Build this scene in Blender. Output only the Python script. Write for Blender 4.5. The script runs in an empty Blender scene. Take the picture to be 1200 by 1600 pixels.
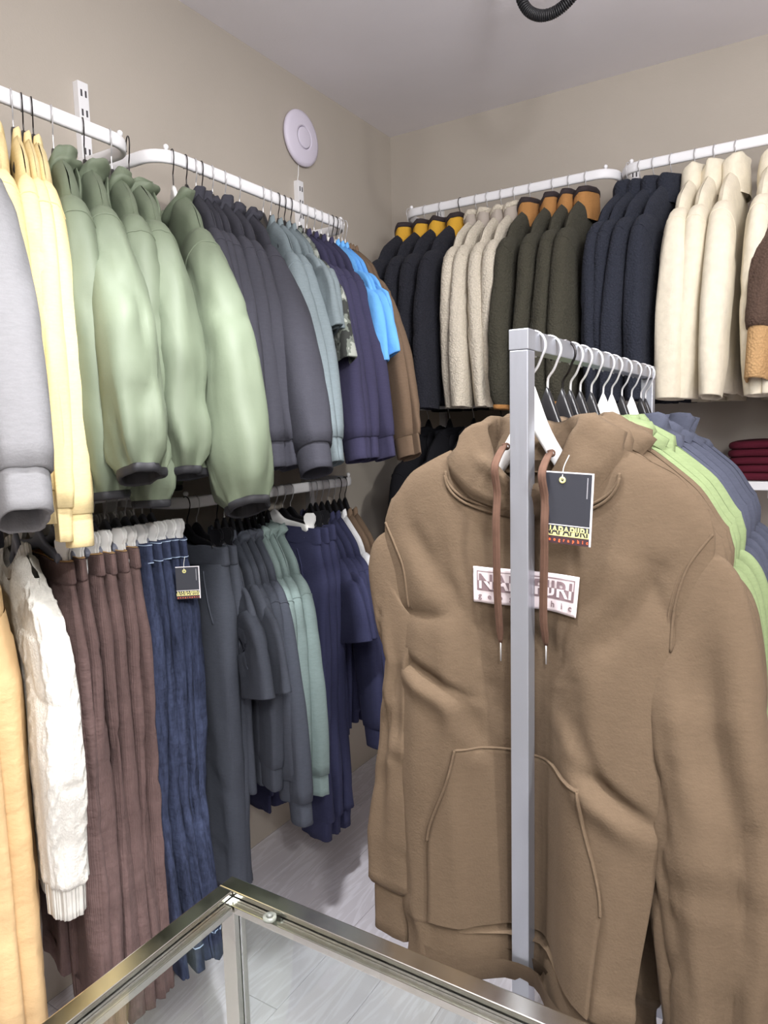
import bpy, bmesh, math, random
import numpy as np
from mathutils import Vector, Matrix
C = bpy.context.scene.collection
scene = bpy.context.scene
PI = math.pi

# ------------------------------------------------------------------ camera
EYE = 1.55
cam_d = bpy.data.cameras.new('camera')
cam = bpy.data.objects.new('camera', cam_d)
C.objects.link(cam)
cam_d.sensor_fit = 'VERTICAL'
cam_d.sensor_height = 36.0
cam_d.lens = 36.0 * 1109.0 / 1600.0
cam_d.clip_start = 0.05
yaw, pit, rol = map(math.radians, (31.65, 6.68, -1.42))
fw = Vector((-math.sin(yaw) * math.cos(pit), math.cos(yaw) * math.cos(pit), -math.sin(pit)))
rt = Vector((math.cos(yaw), math.sin(yaw), 0))
up = rt.cross(fw)
r2 = rt * math.cos(rol) + up * math.sin(rol)
u2 = -rt * math.sin(rol) + up * math.cos(rol)
m = Matrix((r2, u2, -fw)).transposed().to_4x4()
m.translation = Vector((0, 0, EYE))
cam.matrix_world = m
scene.camera = cam

# ------------------------------------------------------------------ world, lamps, exposure
w = bpy.data.worlds.new('world')
scene.world = w
w.use_nodes = True
w.node_tree.nodes['Background'].inputs[0].default_value = (0.9, 0.93, 1.0, 1)
w.node_tree.nodes['Background'].inputs[1].default_value = 0.05
vs = scene.view_settings
vs.view_transform = 'Standard'
vs.look = 'None'
vs.gamma = 1
vs.use_curve_mapping = False
vs.exposure = 0.0

def area(loc, target, size, power, col=(1, 1, 1)):
    d = bpy.data.lights.new('soft_fill_area', 'AREA')
    d.shape = 'DISK'; d.size = size; d.energy = power; d.color = col
    o = bpy.data.objects.new('soft_fill_area', d); C.objects.link(o)
    o.location = loc
    o.rotation_euler = (Vector(target) - Vector(loc)).to_track_quat('-Z', 'Y').to_euler()

def spot(loc, target, power, angle=80, blend=0.6, size=0.06, col=(1, 1, 1)):
    d = bpy.data.lights.new('track_or_fill_spot', 'SPOT')
    d.energy = power; d.spot_size = math.radians(angle); d.spot_blend = blend
    d.shadow_soft_size = size; d.color = col
    o = bpy.data.objects.new('track_or_fill_spot', d); C.objects.link(o)
    o.location = loc
    o.rotation_euler = (Vector(target) - Vector(loc)).to_track_quat('-Z', 'Y').to_euler()

WARM = (1.0, 0.975, 0.94)
def fill_point(loc, power, size=0.12, col=(1, 1, 1)):  # added point light for fill, no pendant hangs here
    d = bpy.data.lights.new('fill_point_light', 'POINT'); d.energy = power; d.shadow_soft_size = size; d.color = col
    o = bpy.data.objects.new('fill_point_light', d); C.objects.link(o); o.location = loc
spot((1.55, -0.10, 2.76), (-1.45, 1.25, 1.15), 185, 60, 0.8, 0.06, WARM)
spot((1.05, -0.95, 2.76), (-1.45, 0.80, 0.6), 105, 62, 0.8, 0.06, WARM)
spot((0.5, 1.0, 2.78), (-0.6, 2.6, 1.7), 30, 95, 0.8, 0.05, WARM)
spot((-0.95, -0.1, 2.78), (-0.40, 1.1, 0.9), 46, 85, 0.8, 0.05, WARM)
spot((-0.70, 0.75, 2.80), (-0.85, 1.45, 0.0), 165, 64, 0.8, 0.06, (0.97, 0.97, 1.0))  # extra spot added to brighten the floor
area((0.4, 0.2, 2.84), (0.2, 0.4, 0), 2.0, 30, (0.97, 0.97, 1.0))  # broad disc added as diffuse fill, not a fixture of the shop
spot((0.45, 0.55, 1.95), (-0.60, 2.0, 2.89), 75, 110, 1.0, 0.25, (0.98, 0.97, 1.0))  # upward spot added to brighten the ceiling, not on a track
fill_point((0.35, 0.25, 2.46), 36, 0.15, (0.98, 0.97, 1.0))  # added fill that lifts the ceiling
fill_point((0.9, -0.9, 2.40), 62, 0.15, (0.98, 0.97, 1.0))  # second added fill, washes the ceiling from further back
# ------------------------------------------------------------------ numeric noise
def _hash(ix, iy, iz, seed):
    h = (ix.astype(np.int64) * 374761393 + iy.astype(np.int64) * 668265263 + iz.astype(np.int64) * 2147483647 + seed * 974711) & 0xFFFFFFFF
    h = ((h ^ (h >> 13)) * 1274126177) & 0xFFFFFFFF
    h = ((h ^ (h >> 16)) * 2246822519) & 0xFFFFFFFF
    return ((h ^ (h >> 15)) & 0xFFFFFF) / float(0xFFFFFF) * 2 - 1

def noise(x, y, z=0.0, seed=0):
    x, y, z = np.broadcast_arrays(np.asarray(x, float), np.asarray(y, float), np.asarray(z, float))
    xi, yi, zi = np.floor(x), np.floor(y), np.floor(z)
    fx, fy, fz = x - xi, y - yi, z - zi
    fx, fy, fz = (f * f * f * (f * (f * 6 - 15) + 10) for f in (fx, fy, fz))
    r = 0
    for a in (0, 1):
        wa = fx if a else 1 - fx
        for b in (0, 1):
            wb = fy if b else 1 - fy
            for c in (0, 1):
                wc = fz if c else 1 - fz
                r = r + wa * wb * wc * _hash(xi + a, yi + b, zi + c, seed)
    return r

def crease(x, y, z, seed, p=5.0):
    n = np.abs(noise(x, y, z, seed)); m_ = sstep(-0.15, 0.55, noise(x * 0.6 + 9, y * 0.6, z * 0.6, seed + 50))
    return (1 - np.clip(n * 1.6, 0, 1)) ** p * m_

def sstep(a, b, x):
    t = np.clip((x - a) / (b - a), 0, 1)
    return t * t * (3 - 2 * t)

# ------------------------------------------------------------------ mesh helpers
def lin(c):
    return tuple(((v / 255) / 12.92 if v / 255 <= 0.04045 else ((v / 255 + 0.055) / 1.055) ** 2.4) for v in c)

def link(name, me, parent=None):
    o = bpy.data.objects.new(name, me)
    C.objects.link(o)
    if parent is not None:
        o.parent = parent
    return o

def mesh_from(name, verts, faces, mat=None, parent=None, smooth=True, uvs=None):
    me = bpy.data.meshes.new(name)
    me.from_pydata([tuple(map(float, v)) for v in verts], [], [tuple(map(int, f)) for f in faces])
    if smooth:
        me.polygons.foreach_set('use_smooth', [True] * len(me.polygons))
    if uvs is not None:
        lay = me.uv_layers.new(name='UVMap')
        idx = np.zeros(len(me.loops), int)
        me.loops.foreach_get('vertex_index', idx)
        lay.data.foreach_set('uv', np.asarray(uvs, float)[idx].ravel())
    if mat is not None:
        me.materials.append(mat)
    me.update()
    return link(name, me, parent)

def grid(name, P, mat, parent=None, closed=True, uv=None, smooth=True, cap0=False, cap1=False):
    """P: rows x cols x 3"""
    P = np.asarray(P, float)
    n, k = P.shape[:2]
    if closed:
        P = np.concatenate([P, P[:, :1]], 1)
        if uv is not None:
            uv = np.concatenate([uv, uv[:, :1] + np.array([uv[0, -1, 0] - uv[0, 0, 0] + (uv[0, 1, 0] - uv[0, 0, 0]), 0])], 1)
    kk = P.shape[1]
    i, j = np.meshgrid(np.arange(n - 1), np.arange(kk - 1), indexing='ij')
    a = (i * kk + j).ravel()
    f = np.stack([a, a + 1, a + kk + 1, a + kk], 1)
    V = P.reshape(-1, 3)
    if uv is None:
        d = np.linalg.norm(np.diff(P, axis=1), axis=2)
        uu = np.concatenate([np.zeros((n, 1)), np.cumsum(d, 1)], 1)
        uu = np.tile(uu[n // 2][None], (n, 1))
        d2 = np.linalg.norm(np.diff(P, axis=0), axis=2).mean(1)
        vv = np.concatenate([[0], np.cumsum(d2)])[:, None].repeat(kk, 1)
        uv = np.stack([uu, vv], 2)
    o = mesh_from(name, V, f, mat, parent, smooth, uv.reshape(-1, 2))
    me = o.data
    bm = bmesh.new(); bm.from_mesh(me)
    bm.verts.ensure_lookup_table()
    if closed:
        bmesh.ops.remove_doubles(bm, verts=bm.verts, dist=1e-7)
    if cap0 or cap1:
        pass
    bmesh.ops.recalc_face_normals(bm, faces=bm.faces)
    bm.to_mesh(me); bm.free()
    return o

def box_bm(bm, c, s, bevel=0.0, rot=None):
    r = bmesh.ops.create_cube(bm, size=1)
    vs_ = r['verts']
    bmesh.ops.scale(bm, vec=Vector(s), verts=vs_)
    if bevel > 0:
        es = list({e for v in vs_ for e in v.link_edges})
        rr = bmesh.ops.bevel(bm, geom=es, offset=bevel, segments=2, profile=0.6, affect='EDGES', clamp_overlap=True)
        vs_ = list({v for f in rr['faces'] for v in f.verts} | {v for v in vs_ if v.is_valid})
    if rot is not None:
        bmesh.ops.rotate(bm, cent=(0, 0, 0), matrix=rot, verts=vs_)
    bmesh.ops.translate(bm, vec=Vector(c), verts=vs_)

def obj_bm(name, bm, mat, parent=None, smooth=False):
    me = bpy.data.meshes.new(name)
    bm.to_mesh(me); bm.free()
    if smooth:
        me.polygons.foreach_set('use_smooth', [True] * len(me.polygons))
    if mat is not None:
        me.materials.append(mat)
    return link(name, me, parent)

def box(name, c, s, mat, parent=None, bevel=0.0):
    bm = bmesh.new(); box_bm(bm, c, s, bevel)
    return obj_bm(name, bm, mat, parent)

def sweep_pts(path, ra, rb=None, k=10, upv=(0, 0, 1), power=2.0, taper=None, caps=True):
    """tube around a polyline: ra sideways, rb along up. returns rows x k x 3"""
    path = np.asarray(path, float)
    rb = ra if rb is None else rb
    t = np.gradient(path, axis=0)
    t /= np.linalg.norm(t, axis=1)[:, None] + 1e-12
    u = np.tile(np.asarray(upv, float)[None], (len(path), 1))
    s = np.cross(t, u)
    bad = np.linalg.norm(s, axis=1) < 1e-4
    s[bad] = np.cross(t[bad], np.array([1.0, 0.02, 0.01]))
    s /= np.linalg.norm(s, axis=1)[:, None]
    for q in range(1, len(s)):
        if np.dot(s[q], s[q - 1]) < 0:
            s[q] = -s[q]
    u = np.cross(s, t)
    th = np.linspace(0, 2 * PI, k, endpoint=False)
    cx = np.sign(np.cos(th)) * np.abs(np.cos(th)) ** (2 / power)
    sy = np.sign(np.sin(th)) * np.abs(np.sin(th)) ** (2 / power)
    tp = np.ones(len(path)) if taper is None else np.asarray(taper)
    P = path[:, None] + (s[:, None] * cx[None, :, None] * ra + u[:, None] * sy[None, :, None] * rb) * tp[:, None, None]
    if caps:
        P = np.concatenate([np.tile(path[0][None, None], (1, k, 1)) + (P[:1] - path[0]) * 1e-3, P, np.tile(path[-1][None, None], (1, k, 1)) + (P[-1:] - path[-1]) * 1e-3], 0)
    return P

def tube(name, path, ra, mat, parent=None, rb=None, k=10, upv=(0, 0, 1), power=2.0, taper=None):
    return grid(name, sweep_pts(path, ra, rb, k, upv, power, taper), mat, parent)

def smooth_path(pts, n):
    """Catmull-Rom through the points"""
    p = np.asarray(pts, float)
    p = np.concatenate([[2 * p[0] - p[1]], p, [2 * p[-1] - p[-2]]])
    seg = len(p) - 3
    out = []
    for t in np.linspace(0, seg - 1e-6, n):
        i = int(t); f = t - i
        a, b, c, d = p[i:i + 4]
        out.append(0.5 * ((2 * b) + (-a + c) * f + (2 * a - 5 * b + 4 * c - d) * f * f + (-a + 3 * b - 3 * c + d) * f ** 3))
    return np.array(out)

def tag(o, label=None, cat=None, group=None, kind=None):
    if label: o['label'] = label
    if cat: o['category'] = cat
    if group: o['group'] = group
    if kind: o['kind'] = kind
    return o

def thing(name, label, cat, loc=(0, 0, 0), rotz=0.0, group=None):
    o = bpy.data.objects.new(name, None)
    C.objects.link(o)
    o.empty_display_size = 0.05
    o.location = loc
    o.rotation_euler = (0, 0, rotz)
    return tag(o, label, cat, group)

# ------------------------------------------------------------------ materials
def new_mat(name):
    mt = bpy.data.materials.new(name)
    mt.use_nodes = True
    nt = mt.node_tree
    return mt, nt, nt.nodes['Principled BSDF'], nt.nodes, nt.links

def plain(name, rgb, rough=0.5, metal=0.0, spec=0.5, bump=0.0, bscale=80):
    mt, nt, b, N, L = new_mat(name)
    b.inputs['Base Color'].default_value = (*lin(rgb), 1)
    b.inputs['Roughness'].default_value = rough
    b.inputs['Metallic'].default_value = metal
    b.inputs['Specular IOR Level'].default_value = spec
    if bump:
        tc = N.new('ShaderNodeTexCoord'); nz = N.new('ShaderNodeTexNoise'); bp = N.new('ShaderNodeBump')
        nz.inputs['Scale'].default_value = bscale
        bp.inputs['Strength'].default_value = bump; bp.inputs['Distance'].default_value = 0.01
        L.new(tc.outputs['Object'], nz.inputs['Vector']); L.new(nz.outputs['Fac'], bp.inputs['Height']); L.new(bp.outputs['Normal'], b.inputs['Normal'])
    return mt

def fabric(name, rgb, kind='sweat'):
    mt, nt, b, N, L = new_mat(name)
    base = np.array(lin(rgb))
    tc = N.new('ShaderNodeTexCoord')
    def nz(scale, detail=2, src='Object', mapping=None, rough=0.5):
        n = N.new('ShaderNodeTexNoise')
        n.inputs['Scale'].default_value = scale; n.inputs['Detail'].default_value = detail; n.inputs['Roughness'].default_value = rough
        if mapping:
            mp = N.new('ShaderNodeMapping'); mp.inputs['Scale'].default_value = mapping
            L.new(tc.outputs[src], mp.inputs['Vector']); L.new(mp.outputs['Vector'], n.inputs['Vector'])
        else:
            L.new(tc.outputs[src], n.inputs['Vector'])
        return n
    def ridged(scale, mapping=None):
        n = nz(scale, 3, mapping=mapping); n.noise_type = 'RIDGED_MULTIFRACTAL'; n.inputs['Lacunarity'].default_value = 2.0
        return n
    def ramp(fac, lo, hi, a=0.3, c=0.7):
        r = N.new('ShaderNodeValToRGB')
        r.color_ramp.elements[0].position = a; r.color_ramp.elements[1].position = c
        r.color_ramp.elements[0].color = (*np.clip(base * lo, 0, 1), 1)
        r.color_ramp.elements[1].color = (*np.clip(base * hi, 0, 1), 1)
        L.new(fac, r.inputs['Fac'])
        return r
    def bump(h, strength, dist, prev=None):
        bp = N.new('ShaderNodeBump')
        bp.inputs['Strength'].default_value = strength; bp.inputs['Distance'].default_value = dist
        L.new(h, bp.inputs['Height'])
        if prev is not None: L.new(prev.outputs['Normal'], bp.inputs['Normal'])
        L.new(bp.outputs['Normal'], b.inputs['Normal'])
        return bp
    b.inputs['Roughness'].default_value = 0.95
    b.inputs['Specular IOR Level'].default_value = 0.15
    b.inputs['Sheen Weight'].default_value = 0.12
    b.inputs['Sheen Roughness'].default_value = 0.6
    b.inputs['Sheen Tint'].default_value = (*np.clip(base * 1.0 + 0.06, 0, 1), 1)
    if kind == 'sweat':
        n1 = nz(110, 5, mapping=(0.5, 0.5, 2.2), rough=0.8)
        r = ramp(n1.outputs['Fac'], 0.90, 1.09)
        L.new(r.outputs['Color'], b.inputs['Base Color'])
        b1 = bump(nz(320, 2).outputs['Fac'], 0.25, 0.002)
        b2 = bump(nz(18, 3).outputs['Fac'], 0.16, 0.008, b1)
        bump(ridged(4.5, (1.5, 1.5, 0.8)).outputs['Fac'], 0.28, -0.014, b2)
    elif kind == 'nylon':
        b.inputs['Roughness'].default_value = 0.6; b.inputs['Specular IOR Level'].default_value = 0.35
        r = ramp(nz(7, 3).outputs['Fac'], 0.93, 1.06)
        L.new(r.outputs['Color'], b.inputs['Base Color'])
        b1 = bump(nz(500, 1).outputs['Fac'], 0.12, 0.001)
        b2 = bump(ridged(5.0, (1.6, 1.6, 0.7)).outputs['Fac'], 0.65, -0.020, b1)
        bump(nz(60, 2).outputs['Fac'], 0.15, 0.002, b2)
    elif kind == 'sherpa':
        v = N.new('ShaderNodeTexVoronoi'); v.inputs['Scale'].default_value = 150
        L.new(tc.outputs['Object'], v.inputs['Vector'])
        r = ramp(v.outputs['Distance'], 1.05, 0.86, 0.05, 0.6)
        L.new(r.outputs['Color'], b.inputs['Base Color'])
        b1 = bump(v.outputs['Distance'], 0.55, -0.006)
        bump(nz(45, 3).outputs['Fac'], 0.4, 0.008, b1)
        b.inputs['Sheen Weight'].default_value = 0.3
    elif kind == 'plush':
        r = ramp(nz(40, 4).outputs['Fac'], 0.93, 1.05)
        L.new(r.outputs['Color'], b.inputs['Base Color'])
        bump(nz(90, 4).outputs['Fac'], 0.3, 0.006)
        b.inputs['Sheen Weight'].default_value = 0.4
    elif kind == 'cord':
        r = ramp(nz(26, 5, mapping=(1, 1, 0.45), rough=0.7).outputs['Fac'], 0.78, 1.2)
        L.new(r.outputs['Color'], b.inputs['Base Color'])
        wv = N.new('ShaderNodeTexWave'); wv.bands_direction = 'X'; wv.inputs['Scale'].default_value = 60; wv.inputs['Distortion'].default_value = 0.4
        L.new(tc.outputs['UV'], wv.inputs['Vector'])
        b1 = bump(wv.outputs['Fac'], 0.35, 0.002)
        bump(nz(30, 4, mapping=(1, 1, 2)).outputs['Fac'], 0.4, 0.012, b1)
        b.inputs['Sheen Weight'].default_value = 0.35
    elif kind == 'denim':
        n1 = nz(90, 5, mapping=(1, 1, 0.18), rough=0.8)
        n2 = nz(30, 4, mapping=(1, 1, 0.12), rough=0.7)
        mx = N.new('ShaderNodeMath'); mx.operation = 'ADD'
        L.new(n1.outputs['Fac'], mx.inputs[0]); L.new(n2.outputs['Fac'], mx.inputs[1])
        mh = N.new('ShaderNodeMath'); mh.operation = 'MULTIPLY'; mh.inputs[1].default_value = 0.5
        L.new(mx.outputs[0], mh.inputs[0])
        r = ramp(mh.outputs[0], 0.55, 2.2, 0.38, 0.66)
        L.new(r.outputs['Color'], b.inputs['Base Color'])
        b1 = bump(nz(260, 2, mapping=(1, 1, 0.4)).outputs['Fac'], 0.3, 0.002)
        bump(nz(34, 4, mapping=(1, 1, 2.0)).outputs['Fac'], 0.3, 0.012, b1)
        b.inputs['Sheen Weight'].default_value = 0.05
    elif kind == 'twill':
        r = ramp(nz(9, 4).outputs['Fac'], 0.92, 1.07)
        L.new(r.outputs['Color'], b.inputs['Base Color'])
        bump(nz(22, 4, mapping=(1, 1, 1.6)).outputs['Fac'], 0.35, 0.012)
    elif kind == 'rib':
        r = ramp(nz(80, 3).outputs['Fac'], 0.9, 1.08)
        L.new(r.outputs['Color'], b.inputs['Base Color'])
        wv = N.new('ShaderNodeTexWave'); wv.bands_direction = 'X'; wv.inputs['Scale'].default_value = 70
        L.new(tc.outputs['UV'], wv.inputs['Vector'])
        bump(wv.outputs['Fac'], 0.25, 0.002)
    elif kind == 'widerib':
        L.new(ramp(nz(80, 3).outputs['Fac'], 0.95, 1.05).outputs['Color'], b.inputs['Base Color'])
        wv = N.new('ShaderNodeTexWave'); wv.bands_direction = 'X'; wv.inputs['Scale'].default_value = 40
        L.new(tc.outputs['UV'], wv.inputs['Vector'])
        bump(wv.outputs['Fac'], 0.6, 0.004)
    elif kind == 'knit':
        L.new(ramp(nz(120, 3).outputs['Fac'], 0.93, 1.05).outputs['Color'], b.inputs['Base Color'])
        bump(nz(300, 3, mapping=(1, 1, 0.6)).outputs['Fac'], 0.6, 0.003)
    elif kind == 'camo':
        n1 = nz(26, 2)
        r = N.new('ShaderNodeValToRGB'); r.color_ramp.interpolation = 'CONSTANT'
        el = r.color_ramp.elements
        el[0].position = 0; el[0].color = (*lin((58, 60, 58)), 1)
        el[1].position = 0.46; el[1].color = (*lin((112, 118, 110)), 1)
        e = el.new(0.56); e.color = (*lin((160, 164, 156)), 1)
        L.new(n1.outputs['Fac'], r.inputs['Fac']); L.new(r.outputs['Color'], b.inputs['Base Color'])
        bump(nz(40, 3).outputs['Fac'], 0.3, 0.006)
    return mt

M = {}
def fm(key, rgb=None, kind='sweat'):
    if key not in M:
        M[key] = fabric(key, rgb, kind)
    return M[key]

white_metal = plain('white_powder_coat', (236, 236, 238), 0.45, 0, 0.4)
steel_wire = plain('steel_wire', (214, 214, 216), 0.32, 0.55)
dark_wire = plain('dark_wire', (60, 58, 58), 0.3, 1.0)
black_plastic = plain('black_plastic', (30, 30, 33), 0.3)
grey_plastic = plain('grey_plastic', (112, 116, 130), 0.4)
white_plastic = plain('white_plastic', (238, 238, 236), 0.35)
slot_dark = plain('slot_shadow', (70, 66, 70), 0.8)

# ------------------------------------------------------------------ the room
XW, YB, ZC = -1.76, 2.99, 2.89
X1, Y0 = 2.6, -2.6

def wall_mat(name, rgb):
    mt, nt, b, N, L = new_mat(name)
    tc = N.new('ShaderNodeTexCoord')
    nz = N.new('ShaderNodeTexNoise'); nz.inputs['Scale'].default_value = 1.6; nz.inputs['Detail'].default_value = 5
    r = N.new('ShaderNodeValToRGB')
    base = np.array(lin(rgb))
    r.color_ramp.elements[0].position = 0.3; r.color_ramp.elements[0].color = (*(base * 0.96), 1)
    r.color_ramp.elements[1].position = 0.7; r.color_ramp.elements[1].color = (*(base * 1.04), 1)
    L.new(tc.outputs['Object'], nz.inputs['Vector']); L.new(nz.outputs['Fac'], r.inputs['Fac']); L.new(r.outputs['Color'], b.inputs['Base Color'])
    b.inputs['Roughness'].default_value = 0.8
    b.inputs['Specular IOR Level'].default_value = 0.25
    n2 = N.new('ShaderNodeTexNoise'); n2.inputs['Scale'].default_value = 160; n2.inputs['Detail'].default_value = 3
    bp = N.new('ShaderNodeBump'); bp.inputs['Strength'].default_value = 0.12; bp.inputs['Distance'].default_value = 0.003
    L.new(tc.outputs['Object'], n2.inputs['Vector']); L.new(n2.outputs['Fac'], bp.inputs['Height']); L.new(bp.outputs['Normal'], b.inputs['Normal'])
    return mt

wm = wall_mat('greige_wall_paint', (182, 174, 163))
cm = wall_mat('ceiling_paint', (240, 236, 239))
def structure(name, c, s, mat):
    o = box(name, c, s, mat); o['kind'] = 'structure'; return o
structure('wall_left', (XW - 0.05, (Y0 + YB) / 2, ZC / 2), (0.1, YB - Y0 + 0.2, ZC), wm)
structure('wall_back', ((XW + X1) / 2, YB + 0.05, ZC / 2), (X1 - XW + 0.2, 0.1, ZC), wm)
structure('wall_right', (X1 + 0.05, (Y0 + YB) / 2, ZC / 2), (0.1, YB - Y0 + 0.2, ZC), wm)
structure('wall_front', ((XW + X1) / 2, Y0 - 0.05, ZC / 2), (X1 - XW + 0.2, 0.1, ZC), wm)
structure('ceiling', ((XW + X1) / 2, (Y0 + YB) / 2, ZC + 0.05), (X1 - XW + 0.2, YB - Y0 + 0.2, 0.1), cm)

def floor_mat(seed):
    mt, nt, b, N, L = new_mat('pale_floor_board')
    tc = N.new('ShaderNodeTexCoord'); oi = N.new('ShaderNodeObjectInfo')
    ad = N.new('ShaderNodeVectorMath'); ad.operation = 'ADD'
    cb = N.new('ShaderNodeCombineXYZ')
    mu = N.new('ShaderNodeMath'); mu.operation = 'MULTIPLY'; mu.inputs[1].default_value = 37.0
    L.new(oi.outputs['Random'], mu.inputs[0]); L.new(mu.outputs[0], cb.inputs['Z'])
    L.new(tc.outputs['Object'], ad.inputs[0]); L.new(cb.outputs[0], ad.inputs[1])
    mp = N.new('ShaderNodeMapping'); mp.inputs['Scale'].default_value = (9, 1.1, 1)
    L.new(ad.outputs[0], mp.inputs['Vector'])
    nz = N.new('ShaderNodeTexNoise'); nz.inputs['Scale'].default_value = 1.6; nz.inputs['Detail'].default_value = 5; nz.inputs['Distortion'].default_value = 1.2
    L.new(mp.outputs[0], nz.inputs['Vector'])
    wv = N.new('ShaderNodeMath'); wv.operation = 'SINE'
    m2 = N.new('ShaderNodeMath'); m2.operation = 'MULTIPLY'; m2.inputs[1].default_value = 42
    L.new(nz.outputs['Fac'], m2.inputs[0]); L.new(m2.outputs[0], wv.inputs[0])
    r = N.new('ShaderNodeValToRGB')
    r.color_ramp.elements[0].position = 0.0; r.color_ramp.elements[0].color = (*lin((226, 222, 228)), 1)
    r.color_ramp.elements[1].position = 0.9; r.color_ramp.elements[1].color = (*lin((238, 235, 242)), 1)
    L.new(wv.outputs[0], r.inputs['Fac'])
    mxc = N.new('ShaderNodeMixRGB'); mxc.blend_type = 'MULTIPLY'; mxc.inputs['Fac'].default_value = 0.12
    L.new(r.outputs[0], mxc.inputs[1]); L.new(oi.outputs['Random'], mxc.inputs[2])
    L.new(mxc.outputs[0], b.inputs['Base Color'])
    b.inputs['Roughness'].default_value = 0.38
    return mt
fmat = floor_mat(0)
floor = structure('floor', ((XW + X1) / 2, (Y0 + YB) / 2, -0.056), (X1 - XW, YB - Y0, 0.1), plain('floor_joint', (120, 116, 118), 0.8))
bmp = bmesh.new(); box_bm(bmp, (0, 0, 0), (0.189, 1.278, 0.008), 0.0012)
pm = bpy.data.meshes.new('plank'); bmp.to_mesh(pm); bmp.free(); pm.materials.append(fmat)
for ix in range(23):
    off = [0.0, 0.62, 0.3][ix % 3]
    for iy in range(-1, 5):
        o = link('plank', pm, floor)
        o.matrix_parent_inverse = Matrix.Identity(4)
        o.location = (XW + 0.095 + ix * 0.19, -0.9 + off + iy * 1.28, -0.004)
        y0_, y1_ = o.location.y - 0.639, min(o.location.y + 0.639, YB - 0.004)
        if y1_ - y0_ < 0.03:
            bpy.data.objects.remove(o); continue
        o.location.y = (y0_ + y1_) / 2; o.scale.y = (y1_ - y0_) / 1.278

# ------------------------------------------------------------------ wall standards and hanging rails
slot_bm = bmesh.new(); box_bm(slot_bm, (0, 0, 0), (0.0016, 0.005, 0.017))
slot_me = bpy.data.meshes.new('slot'); slot_bm.to_mesh(slot_me); slot_bm.free(); slot_me.materials.append(slot_dark)
def standard(label, p, ztop, zbot, rotz):
    t = thing('wall_upright', label, 'shelf upright', (p[0], p[1], 0), rotz, 'slotted wall uprights')
    bm = bmesh.new(); box_bm(bm, (0.011, 0, (ztop + zbot) / 2), (0.022, 0.032, ztop - zbot), 0.0015)
    obj_bm('channel', bm, white_metal, t)
    z = ztop - 0.03
    while z > ztop - 0.5:
        for s in (-1, 1):
            o = link('slot', slot_me, t); o.location = (0.0223, s * 0.0068, z)
        z -= 0.05
    return t
standard('white slotted upright on left wall behind the green jackets', (XW, 1.325), 2.50, 0.25, 0)
standard('white slotted upright below the round wall disc', (XW, 2.272), 2.50, 0.25, 0)
standard('white slotted upright in the corner end of back wall rail', (-1.50, YB), 2.53, 0.25, -PI / 2)
standard('white slotted upright between the two back wall rails', (-0.655, YB), 2.53, 0.25, -PI / 2)

def rail(label, a, b, wall_pt, z, group, arms=(True, True)):
    """U-shaped rail from a to b (2D), arms run back to the wall along wall_pt"""
    a, b, wv = np.array(a, float), np.array(b, float), np.array(wall_pt, float)
    d = (b - a) / np.linalg.norm(b - a)
    R = 0.07
    pts = []
    depth = np.linalg.norm(wv); n = wv / depth
    if arms[0]:
        pts += [a + wv * s for s in np.linspace(1, R / depth, 6)]
        for q in np.linspace(0, PI / 2, 8)[1:]:
            pts.append(a + n * R * (1 - math.sin(q)) + d * R * (1 - math.cos(q)))
    else:
        pts.append(a)
    mid0 = pts[-1]
    mid1 = b - d * R if arms[1] else b
    for s in np.linspace(0, 1, 12)[1:]:
        pts.append(mid0 + (mid1 - mid0) * s)
    if arms[1]:
        for q in np.linspace(PI / 2, 0, 8)[1:]:
            pts.append(b + n * R * (1 - math.sin(q)) - d * R * (1 - math.cos(q)))
        pts += [b + wv * s for s in np.linspace(R / depth, 1, 6)[1:]]
    path = np.array([(p[0], p[1], z - 0.017) for p in pts])
    t = thing('hanging_rail', label, 'clothes rail', (0, 0, 0), 0, group)
    tube('bar', path, 0.0085, white_metal, t, rb=0.017, k=16, power=3.0)
    for i, e in enumerate((a + d * 0.035 + n * 0.012, b - d * 0.035 + n * 0.012)):
        if arms[i]:
            bm = bmesh.new()
            bmesh.ops.create_uvsphere(bm, u_segments=10, v_segments=8, radius=0.0075, matrix=Matrix.Translation((e[0], e[1], z + 0.008)))
            bmesh.ops.create_cone(bm, cap_ends=True, segments=8, radius1=0.004, radius2=0.004, depth=0.012, matrix=Matrix.Translation((e[0], e[1], z)))
            obj_bm('end_stud', bm, white_metal, t, True)
    return t
XR = -1.5
ZU1, ZU2, ZL1, ZL2, ZBK, ZBL = 2.285, 2.298, 1.42, 1.375, 2.458, 1.66
rail('upper white rail on left wall carrying the green jackets', (XR, 0.30), (XR, 1.285), (-0.26, 0), ZU1, 'left wall rails')
rail('upper white rail on left wall carrying the charcoal hoodies', (XR, 1.362), (XR, 2.238), (-0.26, 0), ZU2, 'left wall rails')
rail('lower white rail on left wall carrying brown corduroys and jeans', (XR, 0.30), (XR, 1.285), (-0.26, 0), ZL1, 'left wall rails')
rail('lower white rail on left wall carrying joggers and teal hoodies', (XR, 1.362), (XR, 2.238), (-0.26, 0), ZL2, 'left wall rails')
YR = 2.70
rail('white rail on back wall nearest the corner with yellow-collared jackets', (-1.535, YR), (-0.665, YR), (0, 0.29), ZBK, 'back wall rails')
rail('white rail on back wall carrying the plush cream jackets', (-0.645, YR), (0.30, YR), (0, 0.29), ZBK, 'back wall rails')
rail('lower rail on back wall with the black garments', (-1.52, YR), (-0.665, YR), (0, 0.29), ZBL, 'back wall rails')

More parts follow.
